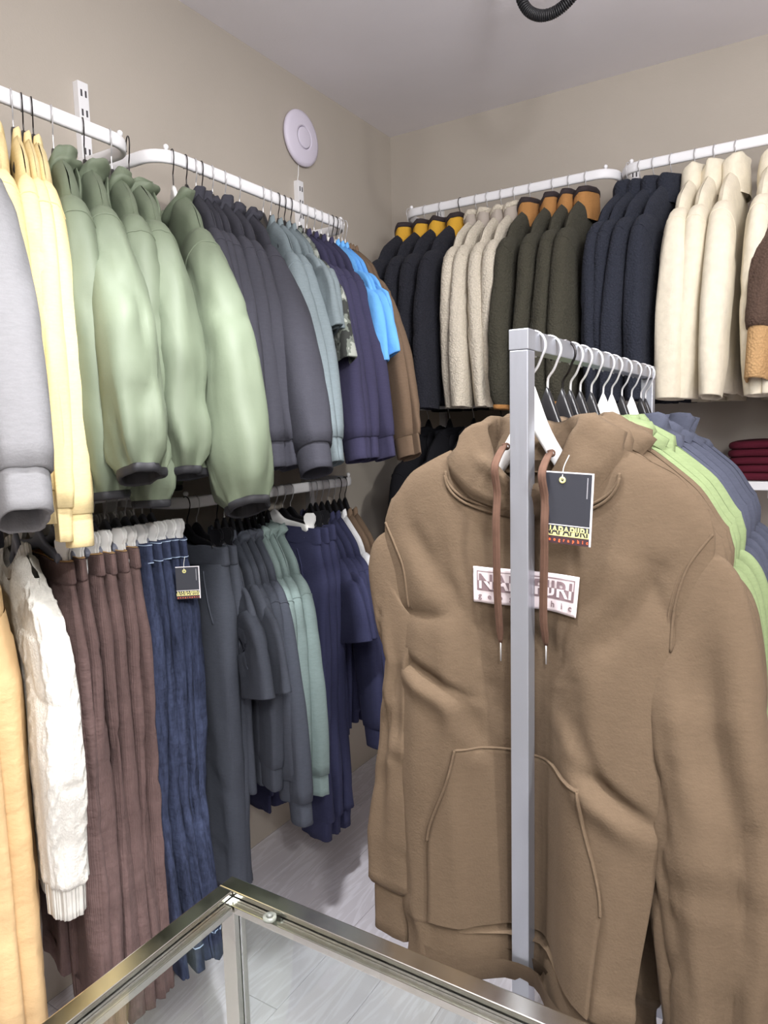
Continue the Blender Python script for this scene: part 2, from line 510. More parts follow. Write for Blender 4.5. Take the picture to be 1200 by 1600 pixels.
# ------------------------------------------------------------------ hangers
def hook_path(drop, R=0.021):
    pts = []
    for a in np.linspace(math.radians(205), math.radians(-38), 22):
        pts.append((R * math.cos(a), 0, -R + R * math.sin(a)))
    pts += [(0.010, 0, -R * 2.35), (0.002, 0, -R * 2.85), (0, 0, -R * 3.2), (0, 0, -drop)]
    p = np.array(pts)
    return np.concatenate([p[:22], smooth_path(p[21:], 14)[1:]])
_hook_cache = {}
def hook_mesh(mat, drop, r, R):
    key = (mat.name, drop, r, R)
    if key not in _hook_cache:
        P = sweep_pts(hook_path(drop, R) + np.array([0, 0, r]), r, r, 6, upv=(0, 1, 0))
        o = grid('hook', P, mat); me = o.data
        bpy.data.objects.remove(o); _hook_cache[key] = me
    return _hook_cache[key]
_arm_cache = {}
def arm_mesh(mat, hw, drop, fall, thick, tall=1.0, power=1.2):
    key = (mat.name, hw, drop, fall, thick, tall, power)
    if key not in _arm_cache:
        xs = np.linspace(-hw, hw, 41)
        q = np.abs(xs) / hw
        zc = -drop - 0.028 - fall * q ** power + 0.016 * np.exp(-(q / 0.18) ** 2)
        h = (0.014 - 0.003 * q + 0.010 * np.exp(-(q / 0.16) ** 2)) * tall
        yb = -0.012 * q ** 2
        rows = []
        for i in range(41):
            k = 12
            th = np.linspace(0, 2 * PI, k, endpoint=False)
            c = np.sign(np.cos(th)) * np.abs(np.cos(th)) ** 0.6; s = np.sign(np.sin(th)) * np.abs(np.sin(th)) ** 0.6
            rows.append(np.stack([np.full(k, xs[i]), yb[i] + c * thick, zc[i] + s * h[i] * (0.35 if i in (0, 40) else 1)], 1))
        rows = [np.tile(rows[0].mean(0)[None], (12, 1)) + (rows[0] - rows[0].mean(0)) * 1e-3] + rows + [np.tile(rows[-1].mean(0)[None], (12, 1)) + (rows[-1] - rows[-1].mean(0)) * 1e-3]
        o = grid('shoulder_bar', np.array(rows), mat); me = o.data
        bpy.data.objects.remove(o); _arm_cache[key] = me
    return _arm_cache[key]
_clip_cache = {}
def clip_mesh(mat):
    if mat.name not in _clip_cache:
        bm = bmesh.new()
        # two leaves: rounded top lever, waist, flared jaw
        prof = [(-0.016, -0.048), (0.016, -0.048), (0.018, -0.034), (0.011, -0.012), (0.011, 0.0), (0.0165, 0.012), (0.0165, 0.024), (0.010, 0.033), (-0.010, 0.033), (-0.0165, 0.024), (-0.0165, 0.012), (-0.011, 0.0), (-0.011, -0.012), (-0.018, -0.034)]
        for s in (-1, 1):
            lean = 0.05
            vs0 = []
            for y in (0.002, 0.0058):
                vs0.append([bm.verts.new((x * 1.05, s * (y + max(z, 0) * lean + (-z if z < 0 else 0) * 0.02), z)) for x, z in prof])
            n = len(prof)
            bm.faces.new(vs0[0]); bm.faces.new(vs0[1][::-1])
            for i in range(n):
                bm.faces.new((vs0[0][i], vs0[0][(i + 1) % n], vs0[1][(i + 1) % n], vs0[1][i]))
        box_bm(bm, (0, 0, -0.002), (0.012, 0.012, 0.008), 0.001)
        bmesh.ops.recalc_face_normals(bm, faces=bm.faces)
        me = bpy.data.meshes.new('clip'); bm.to_mesh(me); bm.free(); me.materials.append(mat)
        _clip_cache[mat.name] = me
    return _clip_cache[mat.name]
HDROP = 0.085
def hanger(label, loc, rotz, colour, kind='shirt', wire=None, hw=0.172, drop=HDROP, R=0.021, fall=0.105, clipx=0.15, wr=0.0016, group=None, tall=1.0, power=1.0):
    mat = {'black': black_plastic, 'white': white_plastic, 'grey': grey_plastic}[colour]
    t = thing('clothes_hanger' if kind == 'shirt' else 'clip_hanger', label, 'hanger', loc, rotz, group or 'garment hangers')
    link('hook', hook_mesh(wire or steel_wire, drop, wr, R), t)
    if kind == 'shirt':
        link('shoulder_bar', arm_mesh(mat, hw, drop, fall, 0.0065, tall, power), t)
    else:
        link('shoulder_bar', arm_mesh(mat, hw, drop, 0.012, 0.006), t)
        cm_ = {'black': black_plastic}.get(colour, white_plastic)
        for s in (-1, 1):
            o = link('clip', clip_mesh(cm_), t); o.location = (s * clipx, 0, -drop - 0.03); o.rotation_euler = (0, 0, 0.45); o.scale = (1.0, 1.0, 1.12)
    return t

# ------------------------------------------------------------------ garments: tops
class Top:
    """hanging upper garment. local frame: x across the shoulders, front is -y, z=0 on the top of the rail."""
    def __init__(s, seed, **k):
        s.seed = seed
        d = dict(hw=0.240, slope=0.10, nw=0.085, fd=0.06, z0=-0.118, L=0.70, Wc=0.245, Wh=0.24, T=0.035, sl=0.58, ar=0.098, wr=0.052,
                 st=0.045, lean=0.05, band=0.06, cuff=0.065, cufft='rib', neck='crew', fold=0.012, lean2=-0.03, rows=46, cols=56, srows=44, scols=28,
                 yswing=(0, 0), deform=None, lumps=0.006, sw=None, knit=0, gather=1.0, inset=True, elbow=0.22, wprof=None, swl=None, stl=None, lens=0.87, sxl=None, valley=0.0, power=2.5, bulge=1.0, sdrop=0.012, wv=(0.12, 0.34), sx=-0.004, ljit=0.02, creases=(), top_normal=(0.88, -0.48), drop=0.0)
        d.update(k)
        s.__dict__.update(d)
        s.rng = random.Random(seed)
        if s.wprof is None: s.wprof = ([0, s.wv[0], s.wv[1], 1], [s.hw, s.hw * 0.985, s.Wc, s.Wh])
        s.ph = s.rng.uniform(0, 100)
    def ztop(s, xt, front):
        ax = np.abs(xt)
        q = np.clip((ax - s.nw) / (s.hw - s.nw), 0, 1)
        z = s.z0 - s.slope * q ** 1.1
        e = sstep(0.78, 1.0, ax / s.hw)
        z = z - 0.024 * e ** 1.6
        dip = np.clip(1 - (ax / s.nw) ** 2, 0, 1) ** 0.75
        return z - np.where(front, s.fd, 0.018) * dip
    def body(s, th, v):
        c, sn = np.cos(th), np.sin(th)
        n = s.power
        cx = np.sign(c) * np.abs(c) ** (2 / n); sy = np.sign(sn) * np.abs(sn) ** (2 / n)
        W = np.interp(v, s.wprof[0], s.wprof[1])
        x = W * cx
        z0 = s.ztop(s.hw * cx, sn < 0)
        zh = s.z0 - s.L + 0.010 * noise(cx * 2.0, s.ph, 3.3, s.seed)
        z = z0 * (1 - v) + zh * v
        t = s.T * np.interp(v, [0, 0.02, 0.06, 0.15, 0.4, 1], [0.001, 0.46, 0.70, 0.88, 0.98, 1])
        side = np.where(sn < 0, 0.0, 7.7)
        f = noise(x * 10 + side, z * 1.6 + s.ph, side, s.seed) + 0.5 * noise(x * 23 + side, z * 3 + s.ph, side + 2, s.seed + 1)
        f = f + 1.1 * (0.3 - np.abs(noise(x * 9 + z * 0.8 + side, z * 1.1 + s.ph, side + 3, s.seed + 22)))
        w_ = np.abs(sn) ** 0.5
        y = t * sy + np.sign(sn) * s.fold * f * w_ * (0.15 + 0.85 * sstep(0.05, 0.7, v))
        y = y + np.sign(sn) * 0.5 * s.lumps * w_ * noise(x * 11 + side, z * 6 + s.ph, side + 5, s.seed + 2) * sstep(0.02, 0.2, v)
        y = y - np.sign(sn) * s.lumps * 1.5 * w_ * crease(x * 6 + z * 2 + side, z * 5 + s.ph, side + 8, s.seed + 12) * sstep(0.05, 0.3, v)
        x = x + 0.010 * noise(z * 4 + s.ph, side * 0 + np.sign(c) * 3, 1, s.seed + 4) * np.abs(cx) * sstep(0.1, .5, v)
        if s.knit:
            rel = 0
            for c0 in (-0.17, -0.085, 0.0, 0.085, 0.17):
                for sg_ in (-1, 1):
                    rel = rel + 0.006 * np.exp(-((x - c0 - sg_ * 0.014 * np.sin(z * 78 + c0 * 30)) / 0.010) ** 2)
            y = y + np.sign(sn) * rel * w_
        for (x0, z0c, x1, z1c, dep, wd) in s.creases:
            ex, ez = x1 - x0, z1c - z0c; l2 = ex * ex + ez * ez
            tt_ = np.clip(((x - x0) * ex + (z - z0c) * ez) / l2, 0, 1)
            sg = ((x - x0) * ez - (z - z0c) * ex) / math.sqrt(l2)
            dd = np.hypot(x - x0 - tt_ * ex, z - z0c - tt_ * ez)
            prof = np.exp(-(dd / wd) ** 2) - 0.55 * np.exp(-((dd - 2.0 * wd) / (1.6 * wd)) ** 2) * (sg > 0)
            y = y + np.where(sn < 0, dep * prof * np.sin(np.clip(tt_, 0.04, 0.96) * PI) ** 0.5, 0)
        P = np.stack([x, y, z], -1)
        if s.deform: P = s.deform(P, v)
        return P
    def front(s, x, z, off=0.003):
        x = np.asarray(x, float); z = np.asarray(z, float)
        v = np.full(x.shape, 0.5)
        for _ in range(8):
            W = np.interp(v, s.wprof[0], s.wprof[1])
            cx = np.clip(x / W, -0.999, 0.999)
            c = np.sign(cx) * np.abs(cx) ** (s.power / 2)
            th = -np.arccos(c)
            z0 = s.ztop(s.hw * cx, np.ones_like(cx, bool))
            zh = s.z0 - s.L
            v = np.clip((z0 - z) / (z0 - zh), 0, 1)
        P = s.body(th, v)
        P[..., 1] -= off
        return P
    def build_body(s, root, mat, bandmat):
        b = s.band / s.L
        v = np.unique(np.concatenate([np.array([0, .004, .012, .025, .045, .07]), np.linspace(0.1, 1 - b, s.rows)]))
        th = np.linspace(0, 2 * PI, s.cols, endpoint=False)
        V, TH = np.meshgrid(v, th, indexing='ij')
        P = s.body(TH, V)
        ctr = P.mean(1, keepdims=True)
        nv = len(v)
        if s.band > 0:
            # cloth blouses a little over the ribbed band
            k = np.array([max(0, 1 - (1 - b - q) / 0.05) for q in v])[:, None]
            nrm = P - ctr; nrm[..., 2] = 0
            l = np.linalg.norm(nrm, axis=2, keepdims=True) + 1e-9
            P = P + nrm / l * (0.004 * np.sin(np.clip(k, 0, 1) * PI))[..., None]
            lip = P[-1:].copy(); lip = lip + (ctr[-1:] - lip) * np.array([0.02, 0.25, 0]) + np.array([0, 0, -0.002])
            grid('body', np.concatenate([P, lip]), mat, root)
            vb = np.linspace(1 - b, 1, 7)
            V, TH = np.meshgrid(vb, th, indexing='ij')
            Q = s.body(TH, V)
            cq = Q.mean(1, keepdims=True)
            kk = np.array([0.0, 0.03, 0.045, 0.05, 0.05, 0.045, 0.06])[:, None, None]
            Q = Q + (cq - Q) * kk * np.array([1, 3.0, 0])
            inn = [Q[-1:] + (cq[-1:] - Q[-1:]) * np.array([a * .25, a, 0]) + np.array([0, 0, h]) for a, h in ((0.15, -0.002), (0.3, 0.004), (0.42, 0.04))]
            grid('hem_band', np.concatenate([Q] + inn), bandmat or mat, root)
        else:
            inn = [P[-1:] + (ctr[-1:] - P[-1:]) * np.array([a * .2, a, 0]) + np.array([0, 0, h]) for a, h in ((0.12, -0.0025), (0.3, 0.002), (0.42, 0.05))]
            grid('body', np.concatenate([P] + inn), mat, root)
    def sleeve(s, side, root, mat, cuffmat, name='sleeve'):
        rs = s.rng
        sd = s.seed * 7 + (1 if side > 0 else 2)
        hw = s.hw; zt = float(s.ztop(np.array([hw * 0.93]), np.array([False]))[0]) - s.sdrop
        ar, sl = s.ar, s.sl
        lean = (s.lean if side > 0 else s.lean2) + rs.uniform(-s.ljit, s.ljit)
        ys = s.yswing[1 if side > 0 else 0]
        yj = rs.uniform(-0.012, 0.012)
        sx = s.sxl if (side < 0 and s.sxl is not None) else s.sx
        ctl = [(hw - 0.115, 0, zt - ar * 0.97 + 0.034), (hw - 0.058, 0, zt - ar * 0.97 + 0.004)] if s.inset else []
        ctl += [(hw - 0.050, 0, zt - ar * 0.97)] if not s.inset else []
        ctl += [(hw - 0.014, ys * 0.05, zt - ar * 1.10), (hw + sx + lean * 0.25, ys * 0.2, zt - ar * 1.55 - 0.02),
               (hw + sx + 0.002 + lean * 0.6, ys * 0.55 + yj, zt - sl * 0.56), (hw + sx + lean, ys + yj * 2, zt - sl)]
        n = s.srows
        path = smooth_path(ctl, n)
        seg = np.concatenate([[0], np.cumsum(np.linalg.norm(np.diff(path, axis=0), axis=1))]); u = seg / seg[-1]
        t = np.gradient(path, axis=0); t /= np.linalg.norm(t, axis=1)[:, None]
        # first rings lie in the slanting armhole
        k0 = (1 - sstep(0.08 if s.inset else 0.0, 0.34 if s.inset else 0.30, u))[:, None]
        t = t * (1 - k0) + np.array([s.top_normal[0], 0, s.top_normal[1]]) * k0
        t /= np.linalg.norm(t, axis=1)[:, None]
        N = np.cross(np.array([0, 1.0, 0])[None], t); N /= np.linalg.norm(N, axis=1)[:, None]
        Yv = np.cross(t, N)
        sw = s.sw or ar * 0.86; st = s.st
        if side < 0: sw = s.swl or sw; st = s.stl or st
        el = np.interp(u, [0, 0.12, 0.3, 0.6, 0.85, 1], [ar, ar * 0.98, sw, sw * 0.84 + wr_(s), s.wr * 1.22, s.wr * 1.08])
        bt = np.interp(u, [0, 0.1, 0.3, 0.6, 0.85, 1], [s.T * 0.62, s.T * 0.86, st * 0.86, st * 0.98, st * 0.92, st * 0.74])
        if s.cufft == 'elastic':
            el = np.interp(u, [0, 0.12, 0.3, 0.6, 0.86, 0.95, 1], [ar, ar * 0.98, ar * 0.86, s.wr * 1.75, s.wr * 1.6, s.wr * 1.35, s.wr * 0.95])
            bt = np.interp(u, [0, 0.1, 0.3, 0.6, 0.86, 0.95, 1], [s.T * 0.62, s.T * .9, st * 0.86, st * 0.98, st * 0.96, st * 0.86, st * 0.62])
        if s.cufft == 'short':
            el = np.interp(u, [0, 0.2, 1], [ar, ar * 1.0, s.wr]); bt = np.interp(u, [0, 0.2, 1], [s.T * 0.7, s.T * 0.8, st])
        th = np.linspace(0, 2 * PI, s.scols, endpoint=False)
        p = 2.3
        c = np.sign(np.cos(th)) * np.abs(np.cos(th)) ** (1 / (1 if s.lens < 0 else 1) * (2 / p if s.lens < 1 else s.lens)); q = np.sign(np.sin(th)) * np.abs(np.sin(th)) ** (2 / p)
        U, TH = np.meshgrid(u, th, indexing='ij')
        d = 0.5 * s.fold * noise(np.cos(TH) * 1.4 + 5, np.sin(TH) * 1.4, U * 2.2 + s.ph, sd) * sstep(0.1, 0.4, U)
        if side > 0 and s.valley:
            d = d - s.valley * np.exp(-((TH - 4.45 - 0.15 * np.sin(U * 7)) / 0.30) ** 2) * sstep(0.06, 0.25, U)
        d = d + 0.85 * s.fold * (0.32 - np.abs(noise(np.cos(TH) * 1.5 + 2, np.sin(TH) * 1.5 + U * 0.8, U * 1.6 + s.ph, sd + 21))) * sstep(0.1, 0.45, U)
        d = d + s.lumps * 0.5 * noise(np.cos(TH) * 1.8, np.sin(TH) * 1.8 + U * 2, U * sl * 6 + s.ph, sd + 1) * sstep(0.12, 0.35, U)
        d = d - s.lumps * (1.3 * crease(np.cos(TH) * 1.5 + U * 3, np.sin(TH) * 1.5, U * sl * 5.5 + s.ph, sd + 11) + 0.7 * crease(np.cos(TH + 1) * 2.2 - U * 5, np.sin(TH) * 2.2, U * sl * 11 + s.ph, sd + 13, 4)) * sstep(0.06, 0.3, U)
        # diagonal elbow creases
        win = np.exp(-((U - 0.55) / 0.17) ** 2)
        cr = np.sin(U * sl * 62 + 2.4 * np.cos(TH + s.ph) + 3 * noise(np.cos(TH) * 1.5, np.sin(TH) * 1.5, U * 5, sd + 3))
        d = d + s.lumps * s.elbow * cr * win * (0.5 + 0.5 * noise(np.cos(TH) * 2, np.sin(TH) * 2, U * 6 + 3, sd + 4))
        if s.cufft == 'elastic':
            g = np.exp(-((1 - U) / 0.09))
            d = d + 0.010 * s.gather * g * np.cos(7 * TH + 3 * noise(np.cos(TH), np.sin(TH), U * 3, sd + 6)) * sstep(1.0, 0.97, U)
            d = d + 0.010 * noise(np.cos(TH) * 1.7, np.sin(TH) * 1.7, U * 7, sd + 8) * np.exp(-((U - 0.82) / 0.12) ** 2)
        elif s.cufft == 'rib':
            d = d + 0.006 * np.exp(-((1 - U) / 0.05)) * (1 + 0.5 * np.cos(5 * TH + s.ph)) * sstep(1.0, 0.985, U)
        if s.knit:
            d = d + cable(U * sl, TH, s.knit)
        ca, qa = c[None] * (el[:, None]), q[None] * (bt[:, None])
        nx, ny = np.cos(th)[None] / el[:, None], np.sin(th)[None] / bt[:, None]
        l = np.sqrt(nx ** 2 + ny ** 2) + 1e-9
        ca = ca + d * nx / l; qa = qa + d * ny / l
        l0 = None
        P = path[:, None] + N[:, None] * ca[..., None] + Yv[:, None] * qa[..., None]
        seam_ring = None
        if s.inset and side > 0 and s.cufft != 'short' and not s.knit:
            r0 = int(np.argmin(np.abs(u - 0.205)))
            A_ = P[r0]; cA = A_.mean(0); seam_ring = cA + (A_ - cA) * 1.004
        def ring(k_, dz, sc, scb=None):
            scb = sc if scb is None else scb
            return (path[-1] + t[-1] * dz)[None, None] + (P[-1:] - path[-1]) * sc
        Q = None
        if s.cufft == 'rib':
            sc = 0.86
            P2 = np.concatenate([P, ring(0, 0.002, 0.9)])
            ch = s.cuff
            Q = np.concatenate([ring(0, -0.004, 0.80)] + [ring(0, ch * f_, g_) for f_, g_ in ((0.0, 0.88), (0.12, sc + .03), (0.4, sc + .02), (0.75, sc), (0.97, sc), (1.0, sc * .94), (0.97, sc * .82), (0.5, sc * 0.78))])
        elif s.cufft == 'elastic':
            P2 = P
            Q = np.concatenate([ring(0, f_, g_) for f_, g_ in ((-0.004, 0.9), (0.0, 1.02), (0.006, 1.04), (0.013, 1.0), (0.016, .9), (0.012, .8), (-0.03, 0.8))])
        else:
            P2 = np.concatenate([P] + [ring(0, f_, g_) for f_, g_ in ((0.003, 0.99), (0.003, 0.9), (-0.006, 0.84), (-0.05, 0.84))])
        def fin(A):
            A = A.copy()
            if side < 0: A[..., 0] *= -1
            return s.sdeform(A) if getattr(s, 'sdeform', None) else A
        o = grid(name, fin(P2), mat, root)
        if seam_ring is not None:
            tube('armhole_seam', np.concatenate([seam_ring, seam_ring[:1]]), 0.0021, mat, root, k=5, upv=(1, 0, 0.2))
        if Q is not None:
            grid('cuff', fin(Q), cuffmat or mat, root)
        return o
    def collar(s, root, mat, trim=None, h=0.075, lining=None):
        th = np.linspace(0, 2 * PI, 36, endpoint=False)
        rows = []
        for f_, wd in ((-0.35, 1.12), (0, 1.05), (0.3, 1.04), (0.65, 1.0), (0.95, 0.99), (1.0, 0.94), (0.95, 0.88), (0.4, 0.86), (-0.2, 0.86)):
            x = s.nw * wd * np.cos(th); y = (s.T * 0.5 + 0.026) * wd * np.sin(th)
            z = s.z0 - 0.035 - np.where(np.sin(th) < 0, 0.035, 0.0) * np.abs(np.sin(th)) + f_ * h + 0.006 * noise(np.cos(th) * 1.5, np.sin(th) * 1.5, f_ * 2, s.seed + 9)
            y = y + 0.006 * noise(np.cos(th) * 2, np.sin(th) * 2 + 4, f_ * 2, s.seed + 10)
            rows.append(np.stack([x, y, z], 1))
        R_ = np.array(rows)
        grid('collar', R_, mat, root)
        if trim:
            T_ = []
            for f_, wd in ((0.80, 1.005), (0.82, 1.05), (0.95, 1.06), (1.04, 1.03), (1.06, .96), (1.02, .87), (0.6, .84)):
                a = np.array(R_[4]); cc = a.mean(0)
                p_ = cc + (a - cc) * np.array([wd, wd, 1]) ; p_[:, 2] = R_[3][:, 2] + (f_ - 0.65) * h
                T_.append(p_)
            grid('collar_trim', np.array(T_), trim, root)
    def crew(s, root, mat):
        th = np.linspace(0, 2 * PI, 40, endpoint=False)
        pth = []
        xx = s.nw * 1.0 * np.cos(th)
        fr = np.sin(th) < 0
        zz = s.z0 - np.where(fr, s.fd, 0.018) * np.abs(np.sin(th)) ** 1.2 + 0.003
        yy = np.where(fr, -1, 1) * s.T * 0.42 * np.abs(np.sin(th))
        base = np.stack([xx, yy, zz], 1)
        rows = []
        for dz, sc in ((-0.012, 1.08), (0.0, 1.07), (0.012, 1.0), (0.014, 0.96), (0.008, 0.92), (-0.01, 0.95)):
            q = base * np.array([sc, 1.1, 1]); q[:, 2] += dz; q[:, 1] += np.where(fr, -0.004, 0.004)
            rows.append(q)
        grid('neck_rib', np.array(rows), mat, root)
    def hood(s, root, mat, size=1.0, seed=0, roll=0.0, topw=None, rise=0.012):
        """collapsed hood: a cowl standing round the neck and a bag hanging behind"""
        k = 60
        th = np.linspace(0, 2 * PI, k, endpoint=False)
        cs, sn = np.cos(th), np.sin(th)
        fr = np.clip(-sn, 0, 1); bk = np.clip(sn, 0, 1)
        bx = s.nw * 1.12 * cs
        by = np.where(sn < 0, -(s.T * 0.55 + 0.004), s.T * 0.5) * np.abs(sn) ** 0.8
        bz = s.z0 - 0.012 - (s.fd + 0.012) * fr ** 1.1 - 0.018 * bk - 0.02 * np.abs(cs) ** 2
        ex = (topw or s.nw * (1.02 + 0.12 * size)) * cs
        ey = np.where(sn < 0, -0.030, 0.055) * np.abs(sn)
        ez = s.z0 + (rise * (1 - fr) ** 1.2 - 0.055 * fr ** 2 + 0.0 * bk) * size
        rows = []
        prof = [(-0.08, -0.002), (0, 0.004), (0.12, 0.014), (0.28, 0.025), (0.45, 0.030), (0.62, 0.028), (0.78, 0.022), (0.9, 0.012), (0.97, 0.003), (1.0, -0.008), (0.95, -0.018), (0.8, -0.026), (0.5, -0.030), (0.1, -0.03)]
        for f_, bl in prof:
            g = min(max(f_, 0), 1)
            x = bx + (ex - bx) * f_; y = by + (ey - by) * f_; z = bz + (ez - bz) * f_
            fo = 0.014 * noise(cs * 2.4 + g * 0.8, sn * 2.4, g * 3.2 + s.ph, s.seed + 21 + seed) + 0.007 * np.sin(g * 11 + 2.5 * cs + s.ph) * (0.5 + 0.5 * np.abs(cs)) * (1 if bl > 0 else 0.3)
            fo = fo + 0.010 * (0.3 - np.abs(noise(cs * 2.0 + 3, sn * 2.0, g * 1.4 + s.ph, s.seed + 27 + seed)))
            rr = (bl * size * s.bulge + fo * size * (g > 0) * (1 if bl > -0.005 else 0.4))
            x = x + cs * rr * (0.9 + roll * np.clip(cs, 0, 1)); y = y + sn * rr * 0.8; z = z + 0.3 * rr * g
            z = z + 0.008 * noise(cs * 2, sn * 2, g * 2 + 9, s.seed + 31) * g
            rows.append(np.stack([x, y, z], 1))
        grid('hood', np.array(rows), mat, root)
        # bag
        v = np.linspace(0, 1, 18); t2 = np.linspace(0, 2 * PI, 30, endpoint=False)
        V, T2 = np.meshgrid(v, t2, indexing='ij')
        wd = 0.115 * size * np.sin(np.clip(0.15 + V * 0.87, 0, 1) * PI * 0.86 + 0.35) ** 0.8
        wd[-1] *= 0.05; wd[0] *= 0.3
        tk = 0.020 * size * np.sin(np.clip(V, 0.02, .98) * PI) ** 0.6
        X = wd * np.cos(T2); Y = s.T * 0.55 + 0.014 + tk * np.sin(T2) + 0.006 * noise(X * 14, V * 4, 2, s.seed + 41)
        Z = s.z0 - 0.005 * size - V * 0.25 * size
        grid('hood_back', np.stack([X, Y, Z], 2), mat, root)

def wr_(s):
    return s.wr * 0.28

def cable(vm, th, k):
    """raised plaits and ribs of a cable-knit, in metres of relief"""
    u = th / (2 * PI)
    out = 0.0011 * np.sign(np.sin(u * 2 * PI * 40)) * 0.5
    for c0 in (0.08, 0.25, 0.42, 0.58, 0.75, 0.92):
        du = (u - c0 + 0.5) % 1 - 0.5
        wv = 0.021 * np.sin(vm * 78 + c0 * 9)
        for sg in (-1, 1):
            out = out + 0.0052 * k * np.exp(-((du - sg * wv) / 0.014) ** 2) * (1 + 0.25 * sg * np.cos(vm * 78 + c0 * 9))
    return out

def settle(root, loc, rotz, lo, hi, wall=None, loose=1.5):
    """cloth gives way to what hangs beside it: press every piece into the room it has between its neighbours, and off the wall"""
    cr_, sr_ = math.cos(rotz), math.sin(rotz)
    for o in list(root.children):
        me = o.data
        if o.type != 'MESH': continue
        co = np.zeros(len(me.vertices) * 3); me.vertices.foreach_get('co', co); co = co.reshape(-1, 3)
        y = co[:, 1]
        fac = np.where((co[:, 0] > 0.12) & (co[:, 2] < -0.25), loose, 1.0)
        if o.name.startswith(('collar', 'hood')): fac = fac * 1.7
        h_, l_ = hi * fac, lo * fac
        co[:, 1] = np.where(y > 0, h_ * np.tanh(y / h_), l_ * np.tanh(y / l_))
        if wall is not None:
            ax, w0 = wall
            X = loc[0] + cr_ * co[:, 0] - sr_ * co[:, 1]; Y = loc[1] + sr_ * co[:, 0] + cr_ * co[:, 1]
            m_ = 0.05
            if ax == 0:
                a = w0 + 0.004 + m_; X = np.where(X < a, a - m_ + m_ * np.exp((np.minimum(X, a) - a) / m_), X)
            else:
                a = w0 - 0.004 - m_; Y = np.where(Y > a, a + m_ - m_ * np.exp((a - np.maximum(Y, a)) / m_), Y)
            co[:, 0] = cr_ * (X - loc[0]) + sr_ * (Y - loc[1]); co[:, 1] = -sr_ * (X - loc[0]) + cr_ * (Y - loc[1])
        me.vertices.foreach_set('co', co.ravel()); me.update()

def make_top(name, label, cat, group, loc, rotz, mat, seed, neck='crew', bandmat=None, cuffmat=None, collarmat=None, trim=None, hoodsize=1.0, **k):
    t = thing(name, label, cat, loc, rotz, group)
    g = Top(seed, **k)
    g.build_body(t, mat, bandmat)
    for sd in (-1, 1):
        g.sleeve(sd, t, mat, cuffmat)
    if neck == 'crew': g.crew(t, bandmat or mat)
    elif neck == 'hood': g.hood(t, mat, hoodsize)
    elif neck == 'collar': g.collar(t, collarmat or mat, trim, h=k.get('colh', 0.075))
    return t, g

